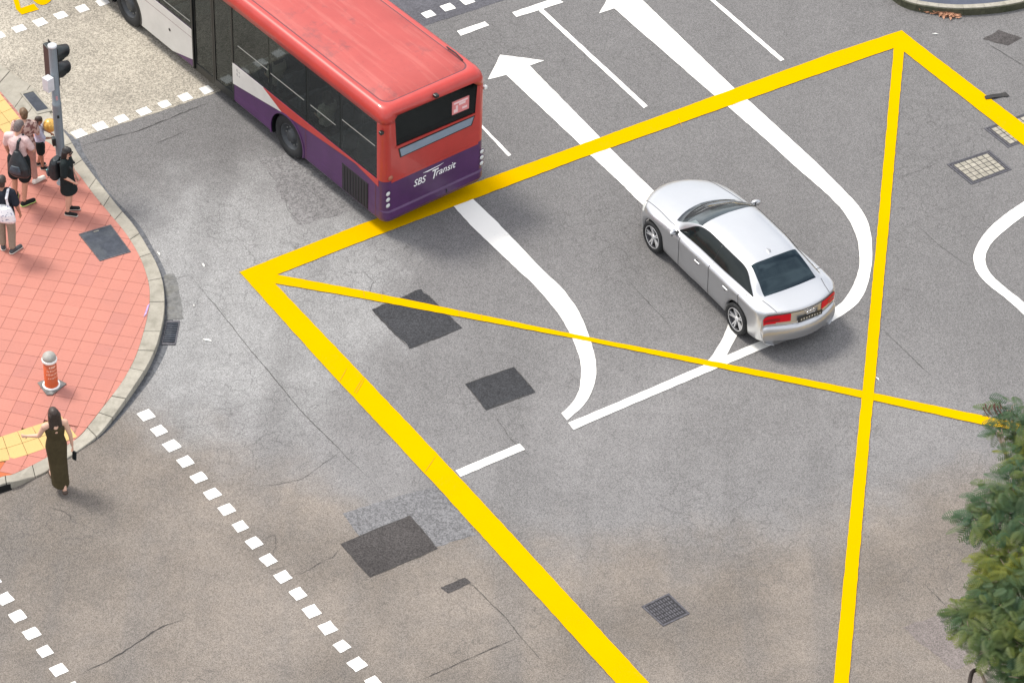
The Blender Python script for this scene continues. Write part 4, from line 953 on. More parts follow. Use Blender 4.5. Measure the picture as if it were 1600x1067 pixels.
for s_ in (1, -1):
    for U in (4.9, 7.57, 9.55):
        ribbon('door_seam', [gpt(U + (0 if U < 9 else (.6 if v > 15 else .2)), v / 3, s_, .003) for v in range(4, 22)], (1, 0, 0), .015, M_seam_shade, body)
    ribbon('window_trim', [gpt(u / NU, 7.05, s_, .004) for u in range(47, 107)], (0, .3, 1), .020, M_chrome, body)
    ribbon('bonnet_seam', [gpt(u / NU, 7.6, s_, .003) for u in range(14, 42)], (0, 1, 0), .012, M_seam_shade, body)
    ribbon('boot_seam', [gpt(u / NU, 8.6, s_, .003) for u in range(112, 132)], (0, 1, 0), .012, M_seam_shade, body)
    for xh, zh in ((-.10, .80), (-1.06, .83)):
        o = MB().box(xh - .085, xh + .085, s_ * .925 - .012, s_ * .925 + .016, zh - .010, zh + .012).build('door_handle', M_silver, car); bevel(o, .012)
        MB().lathe([(0, .004), (.05, .003), (.055, 0)], 16, 0, Matrix.Translation((xh, s_ * .926, zh)) @ Matrix.Rotation(-s_ * math.pi / 2, 4, 'X')).build('handle_recess', M_seam_shade, o)
    # door mirrors
    mir = MB()
    prof = [(.0, .94, .0), (.0, 1.0, 1), (.0, 1.06, .0)]
    rings = []
    for i in range(9):
        f_ = i / 8; yv = .90 + .17 * f_; r_ = math.sin(math.pi * min(1, .18 + f_ * .78)) ** .6
        rings.append([(.70 - .05 * f_ + .055 * r_ * math.cos(a), s_ * yv, 1.005 + .02 * f_ + .065 * r_ * math.sin(a)) for a in [2 * math.pi * j / 12 for j in range(12)]])
    mir.add([p for r_ in rings for p in r_], [(i * 12 + j, i * 12 + (j + 1) % 12, (i + 1) * 12 + (j + 1) % 12, (i + 1) * 12 + j) for i in range(8) for j in range(12)] + [tuple(range(12)), tuple(range(96, 108))])
    mo = mir.build('door_mirror', M_silver, car, True)
    MB().box(.635, .645, min(s_ * .93, s_ * 1.04), max(s_ * .93, s_ * 1.04), .97, 1.06).build('mirror_glass', M_trim, mo)
    MB().box(.66, .72, min(s_ * .84, s_ * .93), max(s_ * .84, s_ * .93), .965, .99).build('mirror_arm', M_trim, mo)
    # tail lamps follow the corner
    outer, inner = MB(), MB()
    def patch(mb, U0, U1, V0, V1, off):
        for u in range(int(U0 * NU), int(U1 * NU)):
            for v in range(int(V0 * NV), int(V1 * NV)): mb.add([gpt(a / NU, b / NV, s_, off) for a, b in ((u, v), (u + 1, v), (u + 1, v + 1), (u, v + 1))], [(0, 1, 2, 3)])
    patch(outer, 14.1, 14.8, 4.67, 8.34, .006); tl = outer.build('tail_lamp', M_red, car, True)
    patch(inner, 14.1, 14.7, 8.34, 10.0, .006); inner.build('tail_lamp_inner', M_red, tl, True)
    bar = MB(); patch(bar, 14.4, 14.6, 5, 9.3, .009); bar.build('tail_lamp_bar', M_reddark, tl, True)
    hl = MB(); patch(hl, 1.1, 1.9, 4.4, 7.4, .005); hl.build('headlamp', M_lamp, car, True)
    for wx in WX: wheel(car, wx, s_ * .805, .335, .235, s_, 5, M_alloy, .240)
    for wx in WX:                                                   # wheel housing
        mb = MB(); n = 18; vs = []
        for i in range(n + 1):
            a = math.pi * (-.12 + 1.24 * i / n)
            for y in (.50, .76): vs.append((wx + .385 * math.cos(a), s_ * y, .335 + .385 * math.sin(a)))
        mb.add(vs, [(2 * i, 2 * i + 1, 2 * i + 3, 2 * i + 2) for i in range(n)] + [tuple(range(0, 2 * n + 2, 2))]); mb.build('wheel_housing', M_trim, car)
MB().box(-2.15, 1.95, -.64, .64, .17, .24).build('underbody', M_trim, car)
# plate, rings, antenna, lower valance
M_plate = mat('dark_plate', (.02, .02, .018), .4); M_platemark = mat('plate_marks', (.40, .38, .32), .6)
pl = MB().box(-2.512, -2.496, -.33, .22, .735, .845).build('number_plate', M_plate, car); rr = random.Random(4)
for i in range(8): MB().box(-2.5145, -2.5105, .17 - i * .062 - .03, .17 - i * .062, .765, .815 - rr.random() * .02).build('plate_mark', M_platemark, pl)
for i in range(4):
    Mr = Matrix.Translation((-2.497, .075 - i * .05 - .055, .905)) @ Matrix.Rotation(-math.pi / 2, 4, 'Y')
    MB().lathe([(.027, .004), (.037, .004), (.037, .016), (.027, .016)], 20, 0, Mr, True).build('badge_ring', M_chrome, car, True)
lip = [gpt(13.95, v / 3, s_, .003) for s_, rg in ((1, range(15, NVF)), (-1, range(NVF - 2, 14, -1))) for v in rg]
ribbon('boot_lip_painted_shadow', lip, (0, 0, 1), .016, M_seam_shade, body)  # dark ribbon paints the shade under the boot lip
bmp = [gpt(15.15, v / 3, s_, .003) for s_, rg in ((1, range(12, NVF)), (-1, range(NVF - 2, 11, -1))) for v in rg]
ribbon('bumper_seam', bmp, (0, 0, 1), .010, M_seam_shade, body)
bar = MB()
for u in range(150, 154):
    for s_ in (1, -1):
        for v in range(15, NVF - 1): bar.add([gpt(a / NU, b / NV, s_, .004) for a, b in ((u, v), (u + 1, v), (u + 1, v + 1), (u, v + 1))], [(0, 1, 2, 3)])
fin = MB().add([(-1.02, -.02, 1.43), (-1.02, .02, 1.43), (-1.16, .025, 1.42), (-1.16, -.025, 1.42), (-1.15, 0, 1.49)], [(0, 1, 4), (1, 2, 4), (2, 3, 4), (3, 0, 4)]).build('roof_antenna', M_silver, car)
bev = MB().box(-1.3, .9, -.66, .66, .55, .86).box(-.55, -.40, -.60, -.12, .8, 1.16).box(-.55, -.40, .12, .60, .8, 1.16).box(-1.45, -1.30, -.6, .6, .8, 1.10).build('interior', M_cint, car); bevel(bev, .05)
dash = MB().box(.55, 1.02, -.74, .74, .80, .94).build('dashboard', mat('dash_grey', (.12, .13, .135), .6, noise=(2, .2)), car); bevel(dash, .05)
MB().box(.72, .86, .32, .62, .942, .948).build('dash_papers', mat('paper', (.75, .76, .74), .7, noise=(6, .2)), car)
MB().box(-1.85, -1.45, -.6, .6, 1.0, 1.02).build('parcel_shelf', M_cint, car)

# ------------------------------------------------------------------ people
def cap(mb, p0, r0, p1, r1, n=12, sq=None):
    """closed tapered capsule; sq = (axis vector, factor) squashes the section"""
    p0, p1 = Vector(p0), Vector(p1); t = (p1 - p0); L = t.length; t.normalize()
    a = t.cross(Vector((1, 0, 0)) if abs(t.x) < .8 else Vector((0, 1, 0))).normalized(); b = t.cross(a); vs = []; rings = []
    prof = [(-math.cos(x), math.sin(x)) for x in (.35, .75, 1.15, 1.5708)]
    for c_, s_ in prof: rings.append((p0 + t * c_ * r0, s_ * r0))
    for c_, s_ in reversed(prof): rings.append((p1 - t * c_ * r1, s_ * r1))
    for c_, r_ in rings:
        for k_ in range(n):
            an = 2 * math.pi * k_ / n; o = (a * math.cos(an) + b * math.sin(an)) * r_
            if sq: ax = Vector(sq[0]).normalized(); o -= ax * o.dot(ax) * (1 - sq[1])
            vs.append(c_ + o)
    m_ = len(rings)
    fs = [(i * n + j, i * n + (j + 1) % n, (i + 1) * n + (j + 1) % n, (i + 1) * n + j) for i in range(m_ - 1) for j in range(n)] + [tuple(reversed(range(n))), tuple(range((m_ - 1) * n, m_ * n))]
    mb.add(vs, fs)
def lo(mb, secs, n=20):
    """closed loft of ellipses: (centre, rx forward, ry sideways)"""
    vs = []; m_ = len(secs)
    for c_, rx, ry in secs:
        c_ = Vector(c_); vs += [c_ + Vector((rx * math.cos(2 * math.pi * k_ / n), ry * math.sin(2 * math.pi * k_ / n), 0)) for k_ in range(n)]
    mb.add(vs, [(i * n + j, i * n + (j + 1) % n, (i + 1) * n + (j + 1) % n, (i + 1) * n + j) for i in range(m_ - 1) for j in range(n)] + [tuple(reversed(range(n))), tuple(range((m_ - 1) * n, m_ * n))])
def skin(mb, name, mt, parent, vox=.011, smooth=4):
    o = mb.build(name, mt, parent, fix=False)
    rm = o.modifiers.new('r', 'REMESH'); rm.mode = 'VOXEL'; rm.voxel_size = vox; rm.use_smooth_shade = True
    sm_ = o.modifiers.new('s', 'SMOOTH'); sm_.factor = .5; sm_.iterations = smooth
    bake(o); o.data.materials.clear(); o.data.materials.append(mt); return o
M_skin = mat('skin_tan', (.50, .27, .18), .55, noise=(4, .08)); M_skin2 = mat('skin_fair', (.60, .36, .26), .55, noise=(4, .08)); M_skin3 = mat('skin_brown', (.34, .17, .11), .55, noise=(4, .08))
M_eye = mat('eye_dark', (.02, .015, .012), .2); M_lip = mat('lip', (.40, .14, .12), .5)
def J(H=1.75, **kw):
    """joints for a figure facing +x, y to its left; kw overrides (in 1.75 m units)"""
    j = dict(hipL=(0, .09, .93), hipR=(0, -.09, .93), kneeL=(.02, .10, .51), kneeR=(.02, -.10, .51), ankL=(-.02, .10, .09), ankR=(-.02, -.10, .09),
             toeL=(.15, .12, .035), toeR=(.15, -.12, .035), pel=(0, 0, .97), waist=(0, 0, 1.12), chest=(.0, 0, 1.30), neck=(-.01, 0, 1.47), head=(.015, 0, 1.635),
             shL=(-.01, .18, 1.415), shR=(-.01, -.18, 1.415), elL=(-.02, .235, 1.14), elR=(-.02, -.235, 1.14), wrL=(.07, .23, .90), wrR=(.07, -.23, .90), look=(1, 0, 0))
    j.update(kw); s = H / 1.75
    return {k_: (Vector(v) * s if k_ != 'look' else Vector(v).normalized()) for k_, v in j.items()}, s
def hand(mb, wr, el, s, side, curl=.35):
    d = (wr - el).normalized(); up = Vector((1, 0, 0)) if abs(d.x) < .8 else Vector((0, 0, 1))
    wv = d.cross(Vector((0, 1, 0)));  wv = d.cross(up) if wv.length < .2 else wv
    wv.normalize(); nrm = wv.cross(d).normalized() * (-side)
    palm = wr + d * .085 * s
    cap(mb, wr, .024 * s, palm, .030 * s, 10, (nrm, .6))
    for i, (w_, L) in enumerate(((-.030, .062), (-.010, .074), (.010, .07), (.029, .054))):
        a = palm + wv * w_ * s; b = a + (d * .6 + nrm * curl * .5).normalized() * L * .55 * s; c_ = b + (d * .45 + nrm * curl * 1.4).normalized() * L * .5 * s
        cap(mb, a, .0095 * s, b, .0088 * s, 8); cap(mb, b, .0088 * s, c_, .0075 * s, 8)
    a = wr + d * .03 * s - wv * .024 * s; b = a + (d * .6 - wv * .8 + nrm * .3).normalized() * .04 * s; cap(mb, a, .012 * s, b, .010 * s, 8); cap(mb, b, .010 * s, b + (d + nrm * .3).normalized() * .03 * s, .008 * s, 8)
def torso_secs(j, s, inf=0., top=1.0):
    P, Wt, C_, N = j['pel'], j['waist'], j['chest'], j['neck']
    sec = [(P + (P - Wt) * .55, .095, .135), (P, .115, .165), (P.lerp(Wt, .5), .108, .155), (Wt, .098, .138), (Wt.lerp(C_, .5), .108, .15), (C_, .118, .172), (C_.lerp(N, .45), .108, .178), (C_.lerp(N, .72), .085, .155), (C_.lerp(N, .92), .06, .09)]
    return [(c_, (a + inf) * s, (b + inf) * s) for c_, a, b in sec]
def person(name, label, loc, rz, H, skinm, pose=None, build=1.0, head_only=False, group=None, female=False):
    j, s = J(H, **(pose or {})); t = thing(name, label, 'person', loc, rz, group)
    mb = MB(); b = build
    lo(mb, [(c_, a * b, e * b) for c_, a, e in torso_secs(j, s)])
    cap(mb, j['neck'] - Vector((0, 0, .03)), .055 * s, j['head'] - Vector((0, 0, .05)), .052 * s)
    for S in 'LR':
        sg = 1 if S == 'L' else -1
        cap(mb, j['hip' + S], .088 * s * b, j['knee' + S], .056 * s * b, 14); cap(mb, j['knee' + S], .056 * s * b, j['knee' + S].lerp(j['ank' + S], .35), .054 * s * b, 14); cap(mb, j['knee' + S].lerp(j['ank' + S], .35), .054 * s * b, j['ank' + S], .036 * s, 14)
        cap(mb, j['ank' + S] - Vector((0, 0, .03 * s)), .04 * s, j['toe' + S], .034 * s, 12)
        cap(mb, j['neck'].lerp(j['sh' + S], .5) - Vector((0, 0, .02)), .06 * s, j['sh' + S], .062 * s * b); cap(mb, j['sh' + S], .056 * s * b, j['el' + S], .041 * s * b); cap(mb, j['el' + S], .041 * s * b, j['wr' + S], .027 * s)
        hand(mb, j['wr' + S], j['el' + S], s, sg)
    # head: skull, jaw, nose, ears
    h, lk = j['head'], j['look']; sd_ = Vector((0, 0, 1)).cross(lk).normalized(); upv = lk.cross(sd_)
    cap(mb, h + upv * .025 * s - lk * .015 * s, .088 * s, h + upv * .03 * s + lk * .008 * s, .082 * s, 16, (sd_, .88))
    cap(mb, h - upv * .03 * s + lk * .015 * s, .068 * s, h - upv * .068 * s + lk * .035 * s, .042 * s, 14, (sd_, .92))
    cap(mb, h + upv * .012 * s + lk * .088 * s, .011 * s, h - upv * .018 * s + lk * .104 * s, .014 * s, 8)
    for sg in (1, -1): cap(mb, h + sd_ * sg * .078 * s + upv * .02 * s, .016 * s, h + sd_ * sg * .08 * s - upv * .012 * s, .012 * s, 8, (sd_, .5))
    bd = skin(mb, 'body', skinm, t, .0105, 3)
    for sg in (1, -1):
        e = MB(); cap(e, h + lk * .083 * s + sd_ * sg * .03 * s + upv * .012 * s, .012 * s, h + lk * .084 * s + sd_ * sg * .036 * s + upv * .012 * s, .011 * s, 8); e.build('eye', M_eye, t, True)
    e = MB(); cap(e, h + lk * .080 * s + sd_ * .022 * s - upv * .052 * s, .009 * s, h + lk * .080 * s - sd_ * .022 * s - upv * .052 * s, .009 * s, 8); e.build('mouth', M_lip, t, True)
    t['_'] = 0; del t['_']
    return t, j, s
def shirt(t, j, s, mt, sleeve=.75, length=.4, inf=.018, long=False, b=1.0, name='shirt'):
    mb = MB(); sec = torso_secs(j, s, inf); bot = j['pel'] + (j['pel'] - j['waist']) * length
    sec = [(bot, (.125 + inf) * s * b, (.165 + inf) * s * b)] + [(c_, a * b, e * b) for c_, a, e in sec[1:8]] + [(j['neck'] - Vector((0, 0, .01)), .062 * s, .075 * s)]
    lo(mb, sec)
    for S in 'LR':
        cap(mb, j['neck'].lerp(j['sh' + S], .5) - Vector((0, 0, .02)), (.06 + inf) * s, j['sh' + S], (.056 + inf * .7) * s * b)
        cap(mb, j['sh' + S], (.056 + inf * .8) * s * b, j['sh' + S].lerp(j['el' + S], sleeve if sleeve < 1 else 1), (.052 + inf) * s * b)
        if long: cap(mb, j['el' + S], (.045 + inf) * s, j['el' + S].lerp(j['wr' + S], .9), (.033 + inf * .7) * s)
    return skin(mb, name, mt, t, .012, 5)
def bottoms(t, j, s, mt, frac=.8, inf=.03, name='shorts', b=1.0, flare=0.):
    """frac: share of the leg from hip to ankle that is covered"""
    mb = MB(); P, Wt = j['pel'], j['waist']
    lo(mb, [(P + (P - Wt) * .5, (.10 + inf) * s * b, (.15 + inf) * s * b), (P, (.117 + inf * .7) * s * b, (.165 + inf * .7) * s * b), (P.lerp(Wt, .6), (.106 + inf * .5) * s * b, (.15 + inf * .5) * s * b), (P.lerp(Wt, .85), (.10 + inf * .4) * s * b, (.142 + inf * .4) * s * b)])
    for S in 'LR':
        h, kn, an = j['hip' + S], j['knee' + S], j['ank' + S]
        f1 = min(1, frac * 2); cap(mb, h, (.092 + inf) * s * b, h.lerp(kn, f1), ((.088 if frac < .5 else .06) + inf + flare) * s * b, 16)
        if frac > .5: f2 = (frac - .5) * 2; cap(mb, kn, (.060 + inf) * s * b, kn.lerp(an, f2), (.045 + inf + flare) * s * b, 16)
    return skin(mb, name, mt, t, .012, 4)
def shoes(t, j, s, mt, sole=None):
    for S in 'LR':
        a, to = j['ank' + S], j['toe' + S]; d = Vector((to.x - a.x, to.y - a.y, 0)).normalized(); zf = min(a.z - .09 * s, to.z - .035 * s)
        heel = a - Vector((0, 0, .045 * s)) - d * .025 * s; mb = MB(); cap(mb, heel, .047 * s, to + d * .015 * s + Vector((0, 0, .012 * s)), .042 * s, 14); cap(mb, a - Vector((0, 0, .01)), .046 * s, heel.lerp(to, .45), .044 * s, 12)
        o = skin(mb, 'shoe', mt, t, .010, 2)
        if sole:
            mb = MB(); lowz = Vector((0, 0, -.036 * s)); cap(mb, heel + lowz * .75, .052 * s, to + d * .02 * s + lowz * .35, .045 * s, 14, ((0, 0, 1), .33)); mb.build('sole', sole, o, True)
def hair_cap(t, j, s, mt, back=.0, long=0., fwd=.0, wide=1.0):
    mb = MB(); h, lk = j['head'], j['look']; sd_ = Vector((0, 0, 1)).cross(lk).normalized(); upv = lk.cross(sd_)
    cap(mb, h + upv * .040 * s - lk * (.026 + back) * s, .094 * s * wide, h + upv * .048 * s + lk * (.0 + fwd) * s, .086 * s * wide, 16, (sd_, .92))
    cap(mb, h - lk * .045 * s + upv * .03 * s, .082 * s * wide, h - lk * .05 * s - upv * .035 * s, .07 * s * wide, 14)
    if long:
        for w_ in (-.05, 0, .05): cap(mb, h - lk * .05 * s + sd_ * w_ * s, .065 * s, h - lk * (.085) * s + sd_ * w_ * 1.5 * s - Vector((0, 0, long)) * s, .045 * s, 12)
        for w_ in (-1, 1): cap(mb, h + sd_ * w_ * .07 * s + upv * .03 * s - lk * .01 * s, .034 * s, h + sd_ * w_ * .085 * s - lk * .03 * s - Vector((0, 0, long * .8)) * s, .030 * s, 10)
    return skin(mb, 'hair', mt, t, .010, 3)
def cloth(name, col, rough=.85, n=(14, .16)): return mat(name, col, rough, noise=n, bump=(35, .25), spec=.2)
M_pink = cloth('pale_pink_cotton', (.66, .49, .47)); M_blk = cloth('black_cotton', (.012, .018, .019)); M_navy = cloth('dark_navy_cotton', (.018, .022, .032)); M_lilac = cloth('lilac_cotton', (.50, .52, .66)); M_brownd = cloth('dark_brown_jersey', (.055, .042, .020))
M_beigep = cloth('dusty_pink_trousers', (.42, .24, .20)); M_khaki = cloth('khaki_cotton', (.26, .22, .17)); M_shoeb = cloth('black_shoe', (.014, .015, .016)); M_shoew = cloth('white_shoe', (.74, .70, .64)); M_soleg = mat('lime_sole', (.45, .62, .18), .7); M_solew = mat('pale_sole', (.6, .55, .48), .7); M_shoeg = cloth('grey_shoe', (.07, .075, .08))
M_hairb = mat('black_hair', (.012, .010, .009), .5, noise=(30, .5)); M_hairbr = mat('brown_hair', (.13, .075, .035), .55, noise=(30, .5)); M_hairg = mat('grey_cropped_hair', (.15, .125, .12), .8, noise=(40, .4)); M_hairdb = mat('dark_brown_hair', (.035, .022, .016), .5, noise=(30, .4))
def pattern_mat(name, a, b, sc=16, th=.5):
    k = NB(name); v = k.n('ShaderNodeTexVoronoi', {'Vector': k.tc.outputs['Object'], 'Scale': sc}); c = k.mix(k.ramp(k.noise(sc, 3, .5), th - .05, th + .05), a, b); return k.out(c, .85, None)
M_print = pattern_mat('mottled_print_blouse', (.52, .38, .33), (.20, .10, .09), 15, .52)
M_tote = pattern_mat('white_tote_print', (.74, .74, .76), (.22, .24, .34), 22, .60)
# man in the pink shirt, seen from behind
pm = G(35, 313, .15); hz = pav_h(pm.x, pm.y)
fac = lambda u0, v0, u1, v1: math.atan2(G(u1, v1).y - G(u0, v0).y, G(u1, v1).x - G(u0, v0).x)
t, j, s = person('person', 'man in pale pink shirt and black shorts seen from behind', (pm.x, pm.y, hz), R(72), 1.93, M_skin,
    dict(ankL=(-.05, .115, .09), toeL=(.10, .17, .035), kneeL=(-.01, .11, .51), ankR=(-.12, -.10, .09), toeR=(.02, -.20, .035), kneeR=(-.04, -.11, .51), head=(.09, -.02, 1.60), look=(.85, -.25, -.35), neck=(.02, 0, 1.47), elR=(.06, -.27, 1.16), wrR=(.24, -.12, 1.12), elL=(.04, .26, 1.14), wrL=(.12, .25, .90)), 1.0)
shirt(t, j, s, M_pink, .72, .55, .016); bottoms(t, j, s, M_blk, .40, .035); shoes(t, j, s, M_shoeb, M_soleg); hair_cap(t, j, s, M_hairg, 0, 0, -.01, .97)
def local(t, p):
    c_, s_ = math.cos(t.rotation_euler.z), math.sin(t.rotation_euler.z); return Vector((t.location.x + c_ * p[0] - s_ * p[1], t.location.y + s_ * p[0] + c_ * p[1], t.location.z + p[2]))
M_bag = mat('black_nylon', (.012, .018, .022), .5, noise=(6, .5), bump=(25, .4)); M_bagp = mat('blue_grey_pocket', (.045, .065, .085), .5, noise=(9, .4))
def on(t, name, label, cat): return thing(name, label, cat, t.location, t.rotation_euler.z)
bgm = on(t, 'sling_bag', 'black sling bag hanging across the back of the man in pink', 'bag')
mb = MB(); lo(mb, [((-.22, -.12, .80), .08, .19), ((-.25, -.13, .90), .13, .235), ((-.25, -.12, 1.05), .13, .225), ((-.22, -.10, 1.22), .10, .15), ((-.19, -.08, 1.38), .05, .06)]); skin(mb, 'bag_body', M_bag, bgm, .014, 6)
mb = MB(); lo(mb, [((-.36, -.10, .94), .03, .12), ((-.372, -.10, 1.02), .03, .13), ((-.345, -.10, 1.12), .03, .09)]); skin(mb, 'pocket', M_bagp, bgm, .012, 4)
mb = MB(); cap(mb, (-.19, -.08, 1.36), .036, (-.12, -.09, 1.56), .034, 10, ((1, 0, 0), .5)); cap(mb, (-.12, -.09, 1.56), .034, (.02, -.13, 1.645), .03, 10, ((0, 0, 1), .5)); skin(mb, 'strap', M_bag, bgm, .011, 2)
# woman in a mottled blouse, mostly behind him
pm = G(54, 283, .15); hz = pav_h(pm.x, pm.y)
t, j, s = person('person', 'woman in mottled brown blouse and white shoes behind the man in pink', (pm.x - .12, pm.y + .05, hz), R(95), 1.77, M_skin2,
    dict(toeR=(.05, -.27, .035), ankR=(-.06, -.13, .09), head=(.03, 0, 1.62), look=(.9, .3, -.2), wrR=(.22, -.20, 1.05), elR=(.02, -.25, 1.15)))
shirt(t, j, s, M_print, .7, .75, .022); bottoms(t, j, s, M_beigep, .93, .014, 'trousers'); shoes(t, j, s, M_shoew, M_solew); hair_cap(t, j, s, M_hairbr, .015)
mb = MB(); h = j['head']; cap(mb, h + Vector((-.10, 0, .03)) * s, .035 * s, h + Vector((-.11, .0, -.02)) * s, .03 * s); mb.build('hair_bun', M_hairbr, t, True)
# child in lilac
pm = G(65, 257, .15); hz = pav_h(pm.x, pm.y); hc = fac(65, 257, 92, 258)
t, j, s = person('person', 'child in lilac shirt and black shorts reaching for the signal button', (pm.x, pm.y, hz), hc + .12, 1.27, M_skin3,
    dict(head=(.03, 0, 1.62), look=(1, -.1, -.1), elR=(.12, -.21, 1.16), wrR=(.33, -.12, 1.10), elL=(.10, .22, 1.18), wrL=(.30, .10, 1.12), ankL=(-.10, .12, .09), toeL=(.06, .13, .035), ankR=(.03, -.08, .09), toeR=(.2, -.09, .035)), 1.08)
shirt(t, j, s, M_lilac, .95, .5, .03); bottoms(t, j, s, M_blk, .36, .035); shoes(t, j, s, M_shoeb, M_solew); hair_cap(t, j, s, M_hairdb, 0, 0, .005, 1.06)
pb = local(t, (.23, -.02, 1.06))
bl = tag(MB().lathe([(0, -.135), (.05, -.128), (.10, -.10), (.132, -.05), (.14, 0), (.13, .06), (.10, .105), (.05, .135), (0, .142)], 24).build('balloon', mat('golden_foil', (.72, .42, .10), .25, .35, noise=(5, .35)), None, True), 'golden round balloon in front of the child in lilac', 'balloon'); bl.location = pb
# dark haired figure in black with a backpack
pm = G(109, 330, .15); hz = pav_h(pm.x, pm.y)
t, j, s = person('person', 'long haired person in black shirt and skirt with sunglasses near the kerb', (pm.x, pm.y, hz), fac(109, 330, 150, 334), 1.60, M_skin2,
    dict(head=(.05, 0, 1.625), look=(.95, -.25, -.2), elR=(.0, -.25, 1.14), wrR=(.17, -.17, .97), elL=(.02, .25, 1.14), wrL=(.18, .08, .97)), 1.08)
shirt(t, j, s, M_blk, .85, .6, .028, b=1.03)
mb = MB(); lo(mb, [(Vector((.02, 0, .60)) * s, .19 * s, .23 * s), (Vector((.01, 0, .75)) * s, .17 * s, .21 * s), (Vector((0, 0, .92)) * s, .15 * s, .19 * s), (Vector((0, 0, 1.06)) * s, .12 * s, .16 * s)]); skin(mb, 'skirt', M_blk, t, .012, 4)
shoes(t, j, s, M_shoeb, M_solew); hair_cap(t, j, s, M_hairb, .0, .17, .0, 1.03)
lk = j['look']; sd_ = Vector((0, 0, 1)).cross(lk).normalized(); h = j['head'] + lk * .088 * s + Vector((0, 0, .012 * s))
mb = MB(); cap(mb, h + sd_ * .055 * s, .02 * s, h - sd_ * .055 * s, .02 * s, 10); mb.build('sunglasses', M_eye, t, True)
bp = on(t, 'backpack', 'black backpack worn by the person in black', 'backpack')
mb = MB(); lo(mb, [((-.22, 0, .86), .09, .15), ((-.24, 0, .92), .12, .17), ((-.24, 0, 1.10), .12, .17), ((-.22, 0, 1.24), .10, .15), ((-.19, 0, 1.32), .06, .10)]); skin(mb, 'bag_body', M_bag, bp, .014, 5)
mb = MB(); lo(mb, [((-.35, 0, .92), .04, .11), ((-.365, 0, 1.0), .045, .12), ((-.34, 0, 1.08), .035, .10)]); skin(mb, 'pocket', M_bagp, bp, .012, 4)
for sg in (1, -1):
    mb = MB(); cap(mb, (-.14, sg * .09, 1.28), .026, (.0, sg * .11, 1.335), .026, 8); cap(mb, (.0, sg * .11, 1.335), .026, (.13, sg * .11, 1.16), .024, 8); mb.build('strap', M_bag, bp, True)
mb = MB(); cap(mb, (-.385, -.05, 1.04), .016, (-.385, -.052, 1.045), .016, 8); mb.build('badge', mat('mint_badge', (.3, .7, .6), .5), bp, True)
# figure at the left edge
pm = G(7, 391, .15); hz = pav_h(pm.x, pm.y)
t, j, s = person('person', 'person in navy shirt and khaki trousers at the left edge', (pm.x + .07, pm.y, hz), R(80), 1.80, M_skin3,
    dict(head=(.02, 0, 1.63), ankL=(.02, .1, .09), toeL=(.16, .16, .035), toeR=(.11, -.2, .035), ankR=(-.05, -.11, .09), elR=(-.03, -.26, 1.15), wrR=(.06, -.28, .90)), 1.05)
shirt(t, j, s, M_navy, .8, .35, .03); bottoms(t, j, s, M_khaki, .92, .022, 'trousers'); shoes(t, j, s, M_shoeg, M_solew); hair_cap(t, j, s, M_hairdb, 0, 0, .0, .99)
tb = on(t, 'tote_bag', 'white printed bag carried on the back at the left edge', 'bag')
mb = MB(); lo(mb, [((-.20, -.07, .88), .07, .22), ((-.23, -.07, .96), .11, .24), ((-.23, -.07, 1.10), .11, .22), ((-.20, -.05, 1.24), .08, .17)]); skin(mb, 'bag_body', M_tote, tb, .014, 5)
for y0, y1 in ((-.17, -.13), (.06, .08)):
    mb = MB(); cap(mb, (-.19, y0, 1.18), .03, (-.17, y1, 1.42), .03, 8, ((1, 0, 0), .4)); cap(mb, (-.17, y1, 1.42), .03, (-.05, y1, 1.535), .028, 8, ((1, 0, 1), .4)); cap(mb, (-.05, y1, 1.535), .028, (.06, y1, 1.50), .028, 8); skin(mb, 'strap', M_tote, tb, .012, 2)
# woman in the long brown dress stepping into the road
pm = G(93, 757, .03)
t, j, s = person('person', 'woman in long dark brown dress stepping off the kerb', (pm.x, pm.y, .03), R(112), 1.80, M_skin2,
    dict(ankR=(-.28, -.03, .12), toeR=(-.15, -.045, .035), kneeR=(-.07, -.06, .50), hipR=(0, -.09, .93), ankL=(.20, .07, .09), toeL=(.36, .08, .035), kneeL=(.17, .08, .52), elL=(.06, .27, 1.17), wrL=(.16, .44, 1.13), elR=(-.05, -.25, 1.14), wrR=(-.04, -.27, .89), head=(.02, 0, 1.63), look=(1, .1, -.15)), .96)
mb = MB(); lo(mb, [(Vector((-.11, .0, .14)) * s, .19 * s, .155 * s), (Vector((-.08, .0, .34)) * s, .175 * s, .155 * s), (Vector((-.03, 0, .62)) * s, .15 * s, .165 * s), (Vector((0, 0, .93)) * s, .148 * s, .192 * s), (Vector((0, 0, 1.02)) * s, .135 * s, .178 * s), (Vector((0, 0, 1.13)) * s, .115 * s, .152 * s), (Vector((0, 0, 1.28)) * s, .13 * s, .178 * s), (Vector((-.005, 0, 1.37)) * s, .122 * s, .172 * s), (Vector((-.01, 0, 1.42)) * s, .085 * s, .16 * s)], 26); skin(mb, 'dress', M_brownd, t, .012, 5)
mb = MB(); cap(mb, Vector((-.108, 0, 1.33)) * s, .045 * s, Vector((-.085, 0, 1.42)) * s, .05 * s, 12, ((1, 0, 0), .45)); mb.build('bare_back', M_skin2, t, True)
hair_cap(t, j, s, M_hairdb, .01, .24, .0, 1.05)
for S in 'LR':
    a, to = j['ank' + S], j['toe' + S]; mb = MB(); cap(mb, a - Vector((.03, 0, .045 * s)), .05 * s, to, .045 * s, 12, ((0, 0, 1), .8)); mb.build('sandal', mat('dark_sandal', (.05, .03, .02), .5), t, True)
ph = tag(MB().box(-.012, .012, -.045, .045, -.11, .11).build('handbag', M_bag), 'small black purse hanging from the hand of the woman in brown', 'purse'); bevel(ph, .01); wp = local(t, j['wrR'] + Vector((.02, -.03, -.27 * s))); ph.location = wp; ph.rotation_euler = (.1, 0, R(60))
